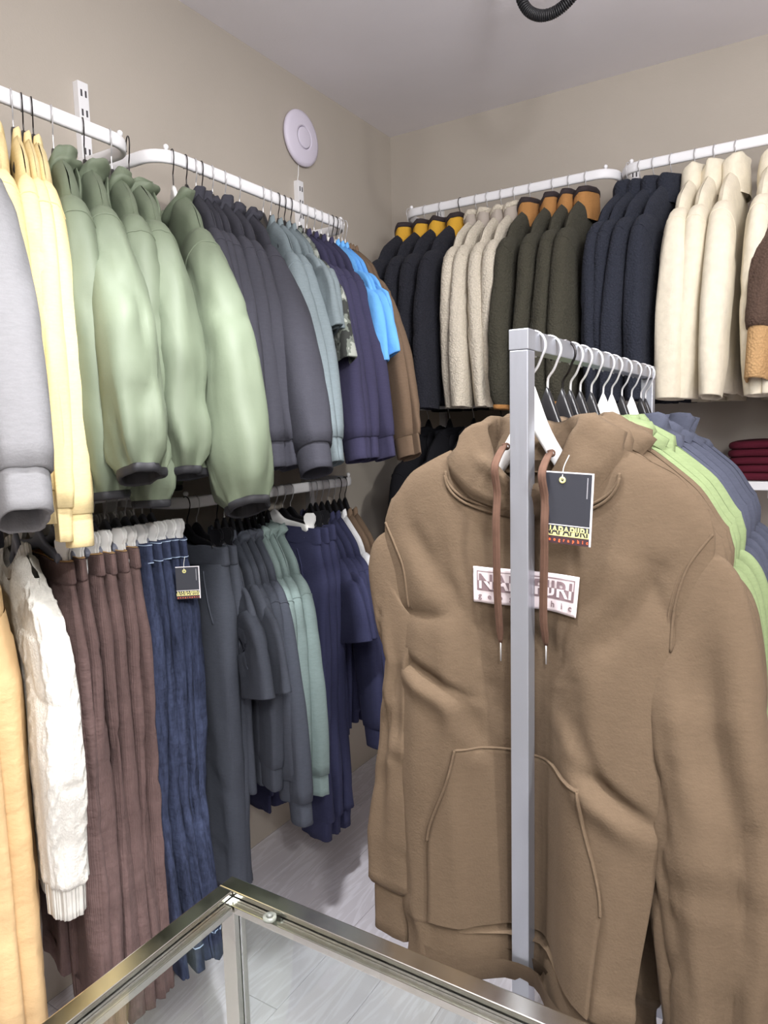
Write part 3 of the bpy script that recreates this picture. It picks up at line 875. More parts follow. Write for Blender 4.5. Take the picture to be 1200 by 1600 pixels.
# ------------------------------------------------------------------ garments: trousers
def make_trousers(name, label, group, loc, rotz, mat, seed, L=1.02, hw=0.20, T=0.035, cuff=None, wb=0.045, bandmat=None, hem=0.085, fold=0.016,
                  knee=0.105, lining=None, z0=-0.15, jog=False, stitch=None, flare=0.0, lumps=0.006, back=0.0):
    t = thing(name, label, 'trousers', loc, rotz, group)
    rng = random.Random(seed); ph = rng.uniform(0, 50)
    n, k = 56, 30
    th = np.linspace(0, 2 * PI, k, endpoint=False)
    p = 2.4
    c = np.sign(np.cos(th)) * np.abs(np.cos(th)) ** (2 / p); q = np.sign(np.sin(th)) * np.abs(np.sin(th)) ** (2 / p)
    for side in (-1, 1):
        u = np.concatenate([np.linspace(0, 0.06, 6), np.linspace(0.08, 1, n - 6)])
        cxn = np.interp(u, [0, 0.12, 0.3, 0.6, 1], [hw * 0.5, hw * 0.52, hw * 0.56, hw * 0.55, hw * 0.55 + flare]) * side
        a = np.interp(u, [0, 0.05, 0.14, 0.26, 0.6, 1], [hw * 0.5, hw * 0.53, hw * 0.60, hw * 0.56, knee * hw / 0.2, hem * hw / 0.2])
        b = np.interp(u, [0, 0.04, 0.15, 0.4, 1], [T * 0.55, T * 0.7, T * 0.95, T, T * 0.9])
        U, TH = np.meshgrid(u, th, indexing='ij')
        d = fold * (0.6 * noise(np.cos(TH) * 1.6 + side * 3, np.sin(TH) * 1.6, U * 2.4 + ph, seed) + 0.35 * noise(np.cos(TH) * 3 + side * 3, np.sin(TH) * 3, U * 3 + ph, seed + 1)) * sstep(0.0, 0.25, U)
        d = d + 0.8 * fold * (0.3 - np.abs(noise(np.cos(TH) * 1.8 + side * 3, np.sin(TH) * 1.8 + U, U * 1.7 + ph, seed + 22))) * sstep(0.02, 0.3, U)
        d = d + 0.35 * lumps * noise(np.cos(TH) * 2 + side, np.sin(TH) * 2, U * L * 7 + ph, seed + 2) - 0.9 * lumps * crease(np.cos(TH) * 1.6 + U * 3 + side, np.sin(TH) * 1.6, U * L * 6 + ph, seed + 12)
        win = np.exp(-((U - 0.55) / 0.16) ** 2)
        d = d + lumps * 0.2 * win * np.sin(U * L * 58 + 2.2 * np.cos(TH + ph) + 3 * noise(np.cos(TH), np.sin(TH), U * 5, seed + 5))
        if cuff: d = d + 0.004 * np.exp(-((1 - U) / 0.03))
        lx = c[None] * a[:, None]; ly = q[None] * b[:, None]
        nx = c[None] / a[:, None]; ny = q[None] / b[:, None]; l = np.sqrt(nx ** 2 + ny ** 2)
        yo = 0.02 * noise(u * 1.5 + ph, side * 2.0, 0.3, seed + 6) * u
        X = cxn[:, None] + lx + d * nx / l; Y = ly + d * ny / l + yo[:, None]
        Z = z0 - wb - U * (L - wb) + 0.004 * noise(np.cos(TH) * 2, np.sin(TH) * 2, 3, seed)
        P = np.stack([X, Y, Z], 2)
        ctr = P[-1:].mean(1, keepdims=True)
        def ring(dz, sc): return ctr + (P[-1:] - ctr) * np.array([sc, sc, 1]) + np.array([0, 0, dz])
        if cuff:
            grid('trouser_leg', np.concatenate([P, ring(-0.002, 0.9)]), mat, t)
            grid('cuff', np.concatenate([ring(0.004, 0.8), ring(0, 0.86), ring(-0.008, 0.84), ring(-cuff * .6, .8), ring(-cuff, .8), ring(-cuff, .7), ring(-cuff * .3, .66)]), bandmat or mat, t)
        else:
            grid('trouser_leg', np.concatenate([P, ring(-0.003, 0.99), ring(-0.003, 0.9), ring(0.004, .86), ring(0.06, .86)]), mat, t)
            if stitch:
                tube('hem_stitch', np.concatenate([P[-4], P[-4][:1]]) * np.array([1, 1, 1]), 0.0016, stitch, t, k=5)
    rows = []
    k = 48; th = np.linspace(0, 2 * PI, k, endpoint=False)
    for f_, sc in ((0.06, .99), (0, 1.03), (-0.1, 1.045), (-0.5, 1.03), (-0.92, 1.02), (-1.0, 1.0), (-1.0, 0.94), (-0.6, 0.92), (0, 0.9)):
        cx = np.sign(np.cos(th)) * np.abs(np.cos(th)) ** 0.8; sy = np.sign(np.sin(th)) * np.abs(np.sin(th)) ** 0.8
        rr = 1 + (0.018 * np.cos(th * 34) if jog and sc >= 1 else 0)
        x = hw * sc * cx; y = (T * 0.62) * sc * sy * rr + 0.007 * noise(cx * 3 + ph, sy * .4, 0, seed + 8)
        z = z0 - wb - f_ * -0 - 0.002 + (wb) * (-f_) + 0.004 * noise(cx * 3, sy, 1, seed + 7)
        rows.append(np.stack([x, y, z], 1))
    R_ = np.array(rows)
    grid('waistband', R_, bandmat or mat, t)
    if lining:
        inn = R_[6:].copy(); cc = inn.mean(1, keepdims=True); inn = cc + (inn - cc) * np.array([0.985, 0.97, 1]); inn[0, :, 2] += 0.003
        grid('waistband_lining', np.concatenate([R_[5:6] + np.array([0, 0, 0.0015]), inn]), lining, t)
    if stitch:
        for rr in (1, 4):
            cc = R_[rr].mean(0); pth = cc + (R_[rr] - cc) * np.array([1.005, 1.03, 1])
            tube('waistband_stitch', np.concatenate([pth, pth[:1]]), 0.0013, stitch, t, k=5)
    return t

# ------------------------------------------------------------------ hung garments
ORD = ['first', 'second', 'third', 'fourth', 'fifth', 'sixth', 'seventh', 'eighth']
RJ = random.Random(5)
def nth(i, n, where):
    if n == 1: return where
    return ORD[i] + ' of ' + ['', '', 'two', 'three', 'four', 'five', 'six', 'seven', 'eight'][n] + ' ' + where

HUNG = {}
def run(kind, desc, cat, group, rail_xyz, spots, rot, mat, where, hangers='black', seed0=0, axis='y', rjit=1.2, **k):
    """hang one garment per spot, each on its own hanger"""
    out = []
    for i, sp in enumerate(spots):
        opt = dict(k)
        if isinstance(sp, tuple): sp, extra = sp; opt.update(extra)
        x, y, z = rail_xyz
        loc = (x, sp, z) if axis == 'y' else (sp, y, z)
        r = math.radians(opt.pop('rot', rot) + RJ.uniform(-rjit, rjit))
        short, _, more = desc.partition('|')
        lab = short + (' ' + more if more else '') + ', ' + nth(i, len(spots), where)
        hlab = short + ', ' + nth(i, len(spots), where)
        hc = hangers
        hc = hc[i % len(hc)] if isinstance(hc, (list, tuple)) else hc
        wire = dark_wire if RJ.random() < 0.3 else steel_wire
        g = None
        if kind == 'trousers':
            o = make_trousers(group[0], lab, group[1], loc, r, mat, seed0 + i * 3, **opt)
            hanger(hc + ' clip hanger of ' + hlab, loc, r, hc, 'clip', wire, hw=opt.get('hw', 0.2) * 0.82, clipx=opt.get('hw', 0.2) * 0.80)
        else:
            o, g = make_top(group[0], lab, cat, group[1], loc, r, mat, seed0 + i * 3, **opt)
            hanger(hc + ' hanger of ' + hlab, loc, r, hc, 'shirt', wire, drop=HDROP + max(0, -0.118 - opt.get('z0', -0.118)) * 1.1)
        out.append((o, g, r))
        HUNG.setdefault((axis, rail_xyz), []).append((sp, o, loc, r))
    return out

grey = fm('grey_marl_sweat', (124, 124, 126))
yellow = fm('pale_yellow_sweat', (222, 203, 154))
olive = fm('sage_green_shell', (104, 114, 95), 'nylon'); olive_d = fm('dark_green_shell', (84, 92, 78), 'nylon')
binding = plain('black_elastic_binding', (34, 34, 38), 0.7)
char = fm('charcoal_sweat', (58, 58, 65)); char_l = fm('charcoal_sweat_low', (74, 78, 87))
teal = fm('grey_teal_sweat', (116, 127, 131)); teal_l = fm('sage_teal_sweat', (122, 138, 135))
purple = fm('indigo_sweat', (58, 56, 79)); blue = fm('sky_blue_jersey', (104, 168, 228), 'twill')
brown = fm('brown_sweat', (108, 90, 74)); navy = fm('navy_sweat', (54, 56, 82))
camo = fm('grey_camouflage_jersey', (120, 120, 116), 'camo')
navyf = fm('dark_navy_sherpa', (40, 41, 48), 'sherpa'); cream = fm('oatmeal_sherpa', (208, 199, 182), 'sherpa')
dolive = fm('dark_olive_sherpa', (68, 66, 56), 'sherpa'); navyp = fm('navy_pile_fleece', (46, 49, 59), 'sherpa')
plush = fm('ivory_plush', (228, 219, 198), 'plush')
mustard = plain('mustard_fleece_collar', (206, 158, 48), 0.9, bump=0.3, bscale=200); tan = plain('tan_fleece_collar', (166, 118, 66), 0.9, bump=0.3, bscale=200)
darkbr = plain('dark_brown_trim', (44, 34, 36), 0.8); taupe = plain('taupe_collar', (170, 160, 150), 0.9)
cord = fm('brown_corduroy', (104, 85, 82), 'cord'); denim = fm('indigo_denim', (45, 51, 70), 'denim')
stitchm = plain('pale_blue_stitching', (168, 188, 214), 0.8); tanlin = plain('tan_lining', (214, 170, 116), 0.8)
beige = fm('camel_twill', (214, 182, 136), 'twill'); black = fm('black_sweat', (26, 26, 30))
whitek = fm('cream_cable_knit', (214, 212, 204), 'knit'); whiter = fm('cream_knit_rib', (214, 212, 204), 'widerib')
hbrown = fm('cocoa_brown_sweat', (97, 82, 66)); hgreen = fm('light_moss_sweat', (122, 136, 98)); hblue = fm('slate_blue_sweat', (70, 73, 86))
whitej = fm('white_jersey', (236, 236, 236), 'twill')

U1, U2, L1, L2 = (XR, 0, ZU1), (XR, 0, ZU2), (XR, 0, ZL1), (XR, 0, ZL2)
SW = dict(sl=0.545, st=0.052, T=0.032, lean=0.12, lens=1.35, sw=0.066, wr=0.056)
# upper rail, left wall
run('top', 'grey marl sweatshirt', 'sweatshirt', ('sweatshirt', 'grey sweatshirts'), U1, [(0.79, dict(lean=0.20)), 0.85], -26, grey, 'towards the yellow sweatshirts', 'black', 11, st=0.075, sl=0.565, T=0.04, wr=0.066, lean=0.275)
run('top', 'black long-sleeved top|between grey sweatshirts', 'sweatshirt', ('sweatshirt', 'black tops'), U1, [0.808], -28, black, 'its cuff showing below', 'black', 15, sl=0.63, T=0.03, lean=0.02)
run('top', 'pale yellow sweatshirt', 'sweatshirt', ('sweatshirt', 'yellow sweatshirts'), U1, [(0.925, dict(st=0.08)), (0.962, dict(sl=0.60)), (0.985, dict(sl=0.635)), (1.008, dict(sl=0.65, lean=0.08))], -30, yellow, 'from the grey sweatshirts', 'black', 20, **{**SW, 'st': 0.055, 'lean': 0.075})
run('top', 'padded sage green jacket|with black cuffs', 'jacket', ('padded_jacket', 'padded green jackets'), U1,
    [(1.055, dict(sl=0.60)), (1.135, dict(sl=0.555, lean=0.22, st=0.078)), (1.21, dict(sl=0.63, lean=0.06)), (1.262, dict(sl=0.565, lean=0.13))], -29, olive, 'from the yellow sweatshirts', 'black', 40,
    neck='hood', cuffmat=binding, cufft='elastic', st=0.074, T=0.048, wr=0.060, lean=0.08, z0=-0.132, sw=0.070, lens=1.3, band=0, fold=0.018, lumps=0.009, gather=1.7, hoodsize=0.9, scols=44, srows=60)
run('top', 'broad-sleeved sage green jacket|overlapping charcoal hoodies', 'jacket', ('padded_jacket', 'padded green jackets'), U2, [(1.405, dict(sl=0.655))], -30, olive, 'on a white hanger', 'white', 60,
    neck='hood', cuffmat=binding, cufft='elastic', st=0.086, T=0.05, wr=0.072, lean=0.26, z0=-0.132, sw=0.075, lens=1.3, band=0, fold=0.014, lumps=0.009, gather=1.7, hoodsize=0.9, ar=0.105, scols=44, srows=60)
run('top', 'charcoal hoodie|on upper rail', 'hoodie', ('hoodie', 'charcoal hoodies above'), U2, [1.452, 1.487, 1.51, 1.55, 1.60, (1.66, dict(lean=0.235, st=0.075, sl=0.56))], -29, char, 'above, from the green jackets', 'black', 70, neck='hood', hoodsize=0.75, **SW)
run('top', 'grey-teal sweatshirt', 'sweatshirt', ('sweatshirt', 'grey-teal sweatshirts'), U2, [1.765, 1.80], -30, teal, 'from the charcoal hoodies', 'black', 100, **{**SW, 'lean': 0.165})
TEE = dict(cufft='short', sl=0.25, wr=0.105, st=0.034, T=0.026, band=0, lean=0.09)
run('top', 'grey-teal t-shirt|with short sleeves', 't-shirt', ('t_shirt', 'grey-teal t-shirts'), U2, [1.838, 1.868], -30, teal, 'from the grey-teal sweatshirts', 'black', 110, **TEE)
run('top', 'grey camouflage t-shirt|half hidden', 't-shirt', ('t_shirt', 'camouflage t-shirts'), U2, [(1.90, dict(sl=0.33))], -30, camo, 'beside indigo sweatshirts', 'black', 120, **TEE)
run('top', 'indigo sweatshirt|on upper rail', 'sweatshirt', ('sweatshirt', 'indigo sweatshirts'), U2, [1.945, 1.985, 2.025, 2.065], -30, purple, 'from the camouflage t-shirt', 'black', 130, **{**SW, 'lean': 0.115})
run('top', 'bright sky blue t-shirt', 't-shirt', ('t_shirt', 'sky blue t-shirts'), U2, [(2.105, dict(sl=0.32)), (2.13, dict(sl=0.30)), (2.155, dict(sl=0.27))], -30, blue, 'towards the corner', 'white', 150, **{**TEE, 'lean': 0.085})
run('top', 'brown sweatshirt|on upper rail', 'sweatshirt', ('sweatshirt', 'brown sweatshirts in the corner'), U2, [2.172, 2.192, (2.212, dict(lean=0.20))], -28, brown, 'above, towards the corner', 'black', 160, **{**SW, 'lean': 0.15})

# lower rail, left wall
run('trousers', 'camel twill trousers', 'trousers', ('chino_trousers', 'camel trousers'), L1, [0.75, 0.80], -22, beige, 'towards the cream sweater', 'grey', 200, L=1.05, T=0.055, hw=0.225, flare=0.03, z0=-0.15, fold=0.02, hem=0.10)
run('top', 'cream cable-knit sweater|beside camel trousers', 'sweater', ('cable_sweater', 'knitted sweaters'), L1, [0.89], -20, whitek, 'rib cuffs', 'grey', 210, bandmat=whiter, cuffmat=whiter, knit=1, sl=0.56, st=0.055, T=0.05, wr=0.055, lean=0.05, L=0.72, scols=96, srows=150, ar=0.115, z0=-0.105, slope=0.075, sdrop=-0.012, hw=0.235)
run('trousers', 'brown corduroy trousers|with tan lining', 'trousers', ('corduroy_trousers', 'brown corduroy trousers'), L1, [0.945, 0.982, 1.018, 1.052, 1.086, 1.12], -17, cord, 'from the cream sweater', 'grey', 220, L=1.07, T=0.032, hw=0.195, z0=-0.125, lining=tanlin, fold=0.022, hem=0.105, knee=0.11, flare=0.03, lumps=0.009)
run('trousers', 'indigo jeans|with pale stitching', 'trousers', ('denim_jeans', 'indigo jeans'), L1, [1.152, 1.18, 1.207, 1.234, 1.262], -17, denim, 'from the brown corduroys', 'grey', 240, L=1.03, T=0.030, hw=0.195, z0=-0.12, stitch=stitchm, fold=0.022, hem=0.10, lumps=0.010, flare=0.095)
jog = run('trousers', 'charcoal joggers', 'trousers', ('jogger_trousers', 'charcoal joggers'), L2, [1.385, 1.42], -12, char_l, 'from the jeans', 'black', 260, L=0.98, T=0.045, hw=0.185, z0=-0.12, cuff=0.07, jog=True, fold=0.012, hem=0.075, wb=0.05)
run('top', 'charcoal t-shirt|with short sleeves', 't-shirt', ('t_shirt', 'charcoal t-shirts'), L2, [1.50, 1.53], -29, char_l, 'from the charcoal joggers', 'black', 270, **{**TEE, 'sl': 0.27})
run('top', 'charcoal hoodie|on lower rail', 'hoodie', ('hoodie', 'charcoal hoodies below'), L2, [(1.56, dict(sl=0.50, lean=0.04)), (1.59, dict(lean=0.07)), (1.625, dict(sl=0.60, lean=0.11))], -29, char_l, 'below, from the charcoal joggers', 'black', 280, neck='hood', hoodsize=0.75, **SW)
run('top', 'sage-teal hoodie|on lower rail', 'hoodie', ('hoodie', 'sage-teal hoodies'), L2, [1.655, 1.69, (1.725, dict(lean=0.05))], -29, teal_l, 'from the charcoal hoodies', 'black', 290, neck='hood', hoodsize=0.75, **{**SW, 'sl': 0.59, 'lean': 0.03})
nj = run('trousers', 'navy joggers|with ribbed cuffs', 'trousers', ('jogger_trousers', 'navy joggers'), L2, [1.76, 1.80, 1.84], -10, navy, 'from the teal hoodies', ['white', 'black', 'black'], 300, L=0.95, T=0.034, hw=0.205, flare=0.03, z0=-0.12, cuff=0.07, jog=True, fold=0.014, hem=0.075, wb=0.05)
run('top', 'navy t-shirt|with short sleeves', 't-shirt', ('t_shirt', 'navy t-shirts'), L2, [1.95, 1.98], -29, navy, 'from the navy joggers', 'black', 310, **{**TEE, 'sl': 0.25})
run('top', 'navy sweatshirt|on lower rail', 'sweatshirt', ('sweatshirt', 'navy sweatshirts'), L2, [2.015, 2.05], -29, navy, 'from the navy t-shirts', 'black', 320, **SW)
run('top', 'white t-shirt|at corner end of lower rail', 't-shirt', ('t_shirt', 'white t-shirts'), L2, [2.09], -29, whitej, 'only its shoulder showing', 'black', 330, **TEE)
run('top', 'brown sweatshirt|on lower rail', 'sweatshirt', ('sweatshirt', 'brown sweatshirts below'), L2, [2.125, 2.16], -29, brown, 'below, towards the corner', 'black', 335, **SW)

# back wall
B = (0, YR, ZBK)
FL = dict(axis='x', cufft='plain', band=0, neck='collar', lean=0.03, lean2=0.0, sl=0.60, wr=0.060, rjit=1.5)
run('top', 'dark navy sherpa jacket|with mustard collar', 'jacket', ('sherpa_jacket', 'navy sherpa jackets with mustard collars'), B, [-1.505, -1.427, -1.353, -1.268], -92, navyf, 'from the corner', 'black', 400, collarmat=mustard, trim=darkbr, colh=0.078, T=0.036, st=0.044, **FL)
run('top', 'oatmeal sherpa jacket|with taupe collar', 'jacket', ('sherpa_jacket', 'oatmeal sherpa jackets'), B, [-1.198, -1.15, -1.092, (-1.038, dict(lean=0.0))], -88, cream, 'from the mustard-collared jackets', 'white', 420, collarmat=taupe, trim=cream, T=0.034, st=0.050, **FL)
run('top', 'dark olive sherpa jacket|with tan collar', 'jacket', ('sherpa_jacket', 'olive sherpa jackets'), B, [-0.975, -0.887, -0.827, -0.765], -90, dolive, 'from the oatmeal jackets', 'black', 440, collarmat=tan, trim=darkbr, colh=0.080, T=0.038, st=0.048, **{**FL, 'cufft': 'elastic', 'gather': 0.3}, cuffmat=tan)
run('top', 'navy pile fleece|with plain funnel neck', 'jacket', ('fleece_jacket', 'navy pile fleeces'), B, [-0.618, -0.575, -0.53, -0.473], -100, navyp, 'from the olive jackets', 'black', 460, collarmat=navyp, T=0.036, st=0.044, **FL)
run('top', 'ivory plush jacket|with high collar', 'jacket', ('plush_jacket', 'ivory plush jackets'), B, [(-0.398, dict(st=0.07)), -0.339, (-0.276, dict(lean=0.06)), (-0.165, dict(lean=0.02)), -0.11], -93, plush, 'from the navy fleeces', 'white', 480, collarmat=plush, T=0.042, st=0.055, colh=0.09, **{**FL, 'wr': 0.066})
run('top', 'dark brown fleece|with broad tan cuffs', 'jacket', ('fleece_jacket', 'brown and tan fleeces'), B, [-0.035, 0.05], -114, fm('chocolate_sherpa', (92, 74, 64), 'sherpa'), 'from the ivory jackets', 'black', 500, collarmat=tan, T=0.04, st=0.06, cuffmat=fm('tan_sherpa', (196, 158, 112), 'sherpa'), **{**FL, 'cufft': 'rib', 'cuff': 0.15, 'sl': 0.42, 'wr': 0.085, 'lean': 0.10})
run('top', 'black hoodie|on low back rail', 'hoodie', ('hoodie', 'black hoodies'), (0, YR, ZBL), [-1.43, -1.33, -1.22, -1.10, -0.98, -0.86, -0.75], -88, black, 'from the corner', 'black', 520, axis='x', neck='hood', hoodsize=0.75, T=0.045, st=0.05)

for (axis, rail_xyz), items in HUNG.items():
    items.sort(key=lambda q: q[0])
    for i, (sp, o, loc, r) in enumerate(items):
        c_ = abs(math.cos(r)) if axis == 'y' else abs(math.sin(r))
        gp = (sp - items[i - 1][0]) * c_ / 2 * 1.12 if i else 0.09
        gn = (items[i + 1][0] - sp) * c_ / 2 * 1.12 if i < len(items) - 1 else 0.09
        lo, hi = min(max(gp, 0.010), 0.1), min(max(gn, 0.010), 0.1)
        settle(o, loc, r, lo, hi, (0, XW) if axis == 'y' else (1, YB), 2.4 if 'padded' in o.name else (2.0 if o.name.startswith(('sweatshirt', 'hoodie')) and axis == 'y' else 1.5))

# ------------------------------------------------------------------ shelf with folded maroon knitwear on back wall
sh = thing('wall_shelf', 'white wall shelf under the ivory plush jackets', 'shelf', (0.22, YB - 0.2, 1.335))
box('board', (0, 0, 0), (1.02, 0.38, 0.028), white_metal, sh, 0.003)
for sx in (-0.36, 0.36):
    bm = bmesh.new(); box_bm(bm, (sx, 0.04, -0.03), (0.012, 0.30, 0.035), 0.002); obj_bm('bracket', bm, white_metal, sh)
maroon = fm('maroon_knit', (86, 28, 42))
for j in range(2):
    for i in range(5):
        t = thing('folded_sweater', 'folded maroon sweater, ' + ['lowest', 'second from bottom', 'middle one', 'second from top', 'topmost'][i] + ' of ' + ['the stack beside the slate hoodies', 'the farther stack on white shelf'][j], 'sweater', (-0.125 + j * 0.34, YB - 0.20, 1.350 + i * 0.0265), RJ.uniform(-.03, .03), 'folded maroon sweaters')
        k = 48; th = np.linspace(0, 2 * PI, k, endpoint=False); rows = []
        for z, sc in ((0.0005, .3), (0.0005, 0.93), (0.004, 0.98), (0.013, 1.0), (0.022, 0.98), (0.0258, 0.93), (0.026, 0.3)):
            cx = np.sign(np.cos(th)) * np.abs(np.cos(th)) ** .35; sy = np.sign(np.sin(th)) * np.abs(np.sin(th)) ** .35
            rows.append(np.stack([0.145 * sc * cx, 0.17 * sc * sy + 0.004 * noise(cx * 2, i, j, 5), z - 0.006 * np.abs(cx) ** 3 * (i > 0) * sc + 0 * cx], 1))
        rows = [np.tile(rows[0].mean(0)[None], (k, 1)) + (rows[0] - rows[0].mean(0)) * .01] + rows + [np.tile(rows[-1].mean(0)[None], (k, 1)) + (rows[-1] - rows[-1].mean(0)) * .01]
        grid('folded_body', np.array(rows), maroon, t)

# ------------------------------------------------------------------ round wall disc
disc = thing('wireless_access_point', 'round white disc fixed to the left wall above the rail', 'access point', (XW, 2.297, 2.664), PI / 2)
lilac = plain('lilac_white_plastic', (226, 220, 236), 0.45)
th = np.linspace(0, 2 * PI, 56, endpoint=False)
def lathe_y(prof):
    return np.array([np.stack([r * np.cos(th), np.full(56, -y), r * np.sin(th)], 1) for r, y in prof])
grid('shell', lathe_y([(0.02, 0.001), (0.085, 0.001), (0.099, 0.006), (0.1015, 0.013), (0.099, 0.020), (0.085, 0.025), (0.050, 0.029), (0.042, 0.0295), (0.041, 0.027)]), lilac, disc)
grid('status_ring', lathe_y([(0.041, 0.027), (0.0385, 0.027)]), plain('grey_ring', (120, 112, 130), 0.5), disc)
grid('centre_cap', lathe_y([(0.0385, 0.026), (0.038, 0.030), (0.034, 0.031), (0.001, 0.0315)]), lilac, disc)
wire = thing('cable', 'thin white cable running from wall disc down to the upright', 'cable', (XW + 0.003, 2.275, 2.5))
tube('cord', [(0, 0.012, 0.07), (0, 0.008, 0.03), (0, 0, -0.0)], 0.002, white_plastic, wire, k=6)

# ------------------------------------------------------------------ coiled cable under the ceiling
cc = thing('coiled_cable', 'black ribbed cable looping down from the ceiling', 'cable', (-0.668, 2.0, ZC))
base = smooth_path([(-0.125, 0.02, 0.0), (-0.10, 0.01, -0.12), (-0.073, 0.0, -0.198), (-0.04, 0.0, -0.232), (0.0, 0.0, -0.242), (0.04, 0.0, -0.230), (0.075, 0.0, -0.196), (0.105, -0.01, -0.12), (0.14, -0.02, 0.0)], 50)
blackrub = plain('black_rubber', (24, 24, 27), 0.5)
tube('core', base, 0.0115, blackrub, cc, k=10)
hp = []
bb = smooth_path([tuple(p) for p in base], 900)
tt = np.gradient(bb, axis=0); tt /= np.linalg.norm(tt, axis=1)[:, None]
sd_ = np.cross(tt, np.array([0, 1.0, 0])[None]); sd_ /= np.linalg.norm(sd_, axis=1)[:, None]; ud = np.cross(sd_, tt)
ang = np.linspace(0, 2 * PI * 64, 900)
tube('coil', bb + (sd_ * np.cos(ang)[:, None] + ud * np.sin(ang)[:, None]) * 0.0125, 0.0030, blackrub, cc, k=5)

# ------------------------------------------------------------------ steel garment rack
brushed, nt, b_, N_, L_ = new_mat('brushed_steel')
b_.inputs['Metallic'].default_value = 0.75; b_.inputs['Base Color'].default_value = (*lin((178, 182, 191)), 1)
tcn = N_.new('ShaderNodeTexCoord'); mpn = N_.new('ShaderNodeMapping'); mpn.inputs['Scale'].default_value = (300, 300, 5)
nn = N_.new('ShaderNodeTexNoise'); nn.inputs['Scale'].default_value = 1.0; nn.inputs['Detail'].default_value = 4
rr_ = N_.new('ShaderNodeMapRange'); rr_.inputs['To Min'].default_value = 0.34; rr_.inputs['To Max'].default_value = 0.52
L_.new(tcn.outputs['Object'], mpn.inputs[0]); L_.new(mpn.outputs[0], nn.inputs['Vector']); L_.new(nn.outputs['Fac'], rr_.inputs['Value']); L_.new(rr_.outputs[0], b_.inputs['Roughness'])
RX, RY0, RY1, RZ, TB = -0.361, 0.950, 1.826, 1.682, 0.0275
rk = thing('garment_rack', 'brushed steel square-tube rack holding the brown, green and slate hoodies', 'clothes rack', (RX, RY0, 0))
for yy in (TB / 2, RY1 - RY0 - TB / 2):
    box('post', (0, yy, (RZ - 0.0285) / 2 + 0.006), (TB, TB, RZ - 0.0285 - 0.012), brushed, rk, 0.0018)
    box('corner_joint', (0, yy, RZ - 0.014), (TB + 0.0012, TB + 0.0012, 0.0285), brushed, rk, 0.0015)
    box('foot_bar', (0, yy, 0.0145), (0.46, TB, 0.029), brushed, rk, 0.0018)
bm = bmesh.new(); box_bm(bm, (0, (RY1 - RY0) / 2, RZ - 0.0145), (TB * 0.96, RY1 - RY0 - 2 * TB, 0.0275), 0.0015); obj_bm('top_bar', bm, brushed, rk)
box('lower_bar', (0, (RY1 - RY0) / 2, 0.10), (TB * 0.9, RY1 - RY0 - 2 * TB, 0.025), brushed, rk, 0.0015)

# ------------------------------------------------------------------ hoodies on the rack
HOOKS = [1.0, 1.073, 1.147, 1.19, 1.247, 1.317, 1.40, 1.465, 1.55, 1.64, 1.735, 1.785]
HCOL = ['white', 'black', 'black', 'black', 'black', 'black', 'white', 'white', 'black', 'white', 'black', 'black']
BASE = dict(inset=False, hw=0.252, sdrop=0.078, wprof=([0, 0.05, 0.11, 0.17, 0.30, 1], [0.252, 0.264, 0.262, 0.246, 0.220, 0.220]), power=3.0, bulge=0.62, nw=0.125, z0=-0.165, slope=0.05, fd=0.075, Wc=0.220, Wh=0.220, L=0.82, sl=0.60, ar=0.084, sw=0.064, wr=0.050, band=0.075, cuff=0.08, st=0.066, top_normal=(0.9, -0.42), ljit=0.01)
def hero_def(P, v):
    P = P.copy()
    x = P[..., 0]
    k = np.clip(v, 0, 1) ** 1.15
    P[..., 1] -= 0.15 * sstep(0.012, 0.16, x) * k + 0.078 * sstep(0.012, 0.14, -x) * k
    P[..., 0] = x * (1 - np.where(x > 0, 0.16, 0.10) * k)
    return P
def hero_sdef(P):
    P = P.copy()
    v = np.clip((-0.25 - P[..., 2]) / 0.65, 0, 1.2)
    P[..., 1] -= np.where(P[..., 0] > 0, 0.13, 0.055) * v ** 1.4
    return P
def neighbour_def(a, b):
    def f(P, v):
        P = P.copy(); x = P[..., 0]; k = np.clip(v, 0, 1) ** 0.8
        P[..., 1] -= a * sstep(0.02, 0.2, x) * k + b * sstep(0.02, 0.2, -x) * k
        return P
    def g(P):
        P = P.copy(); v = np.clip((-0.25 - P[..., 2]) / 0.65, 0, 1.2)
        P[..., 1] -= np.where(P[..., 0] > 0, a, b) * v ** 0.8
        return P
    return f, g
rackdesc = [('cocoa brown hoodie', hbrown, 4, 'from the front post'), ('light moss green hoodie', hgreen, 3, 'from the front post'), ('slate blue hoodie', hblue, 5, 'from the front post')]
idx = 0
hero = None
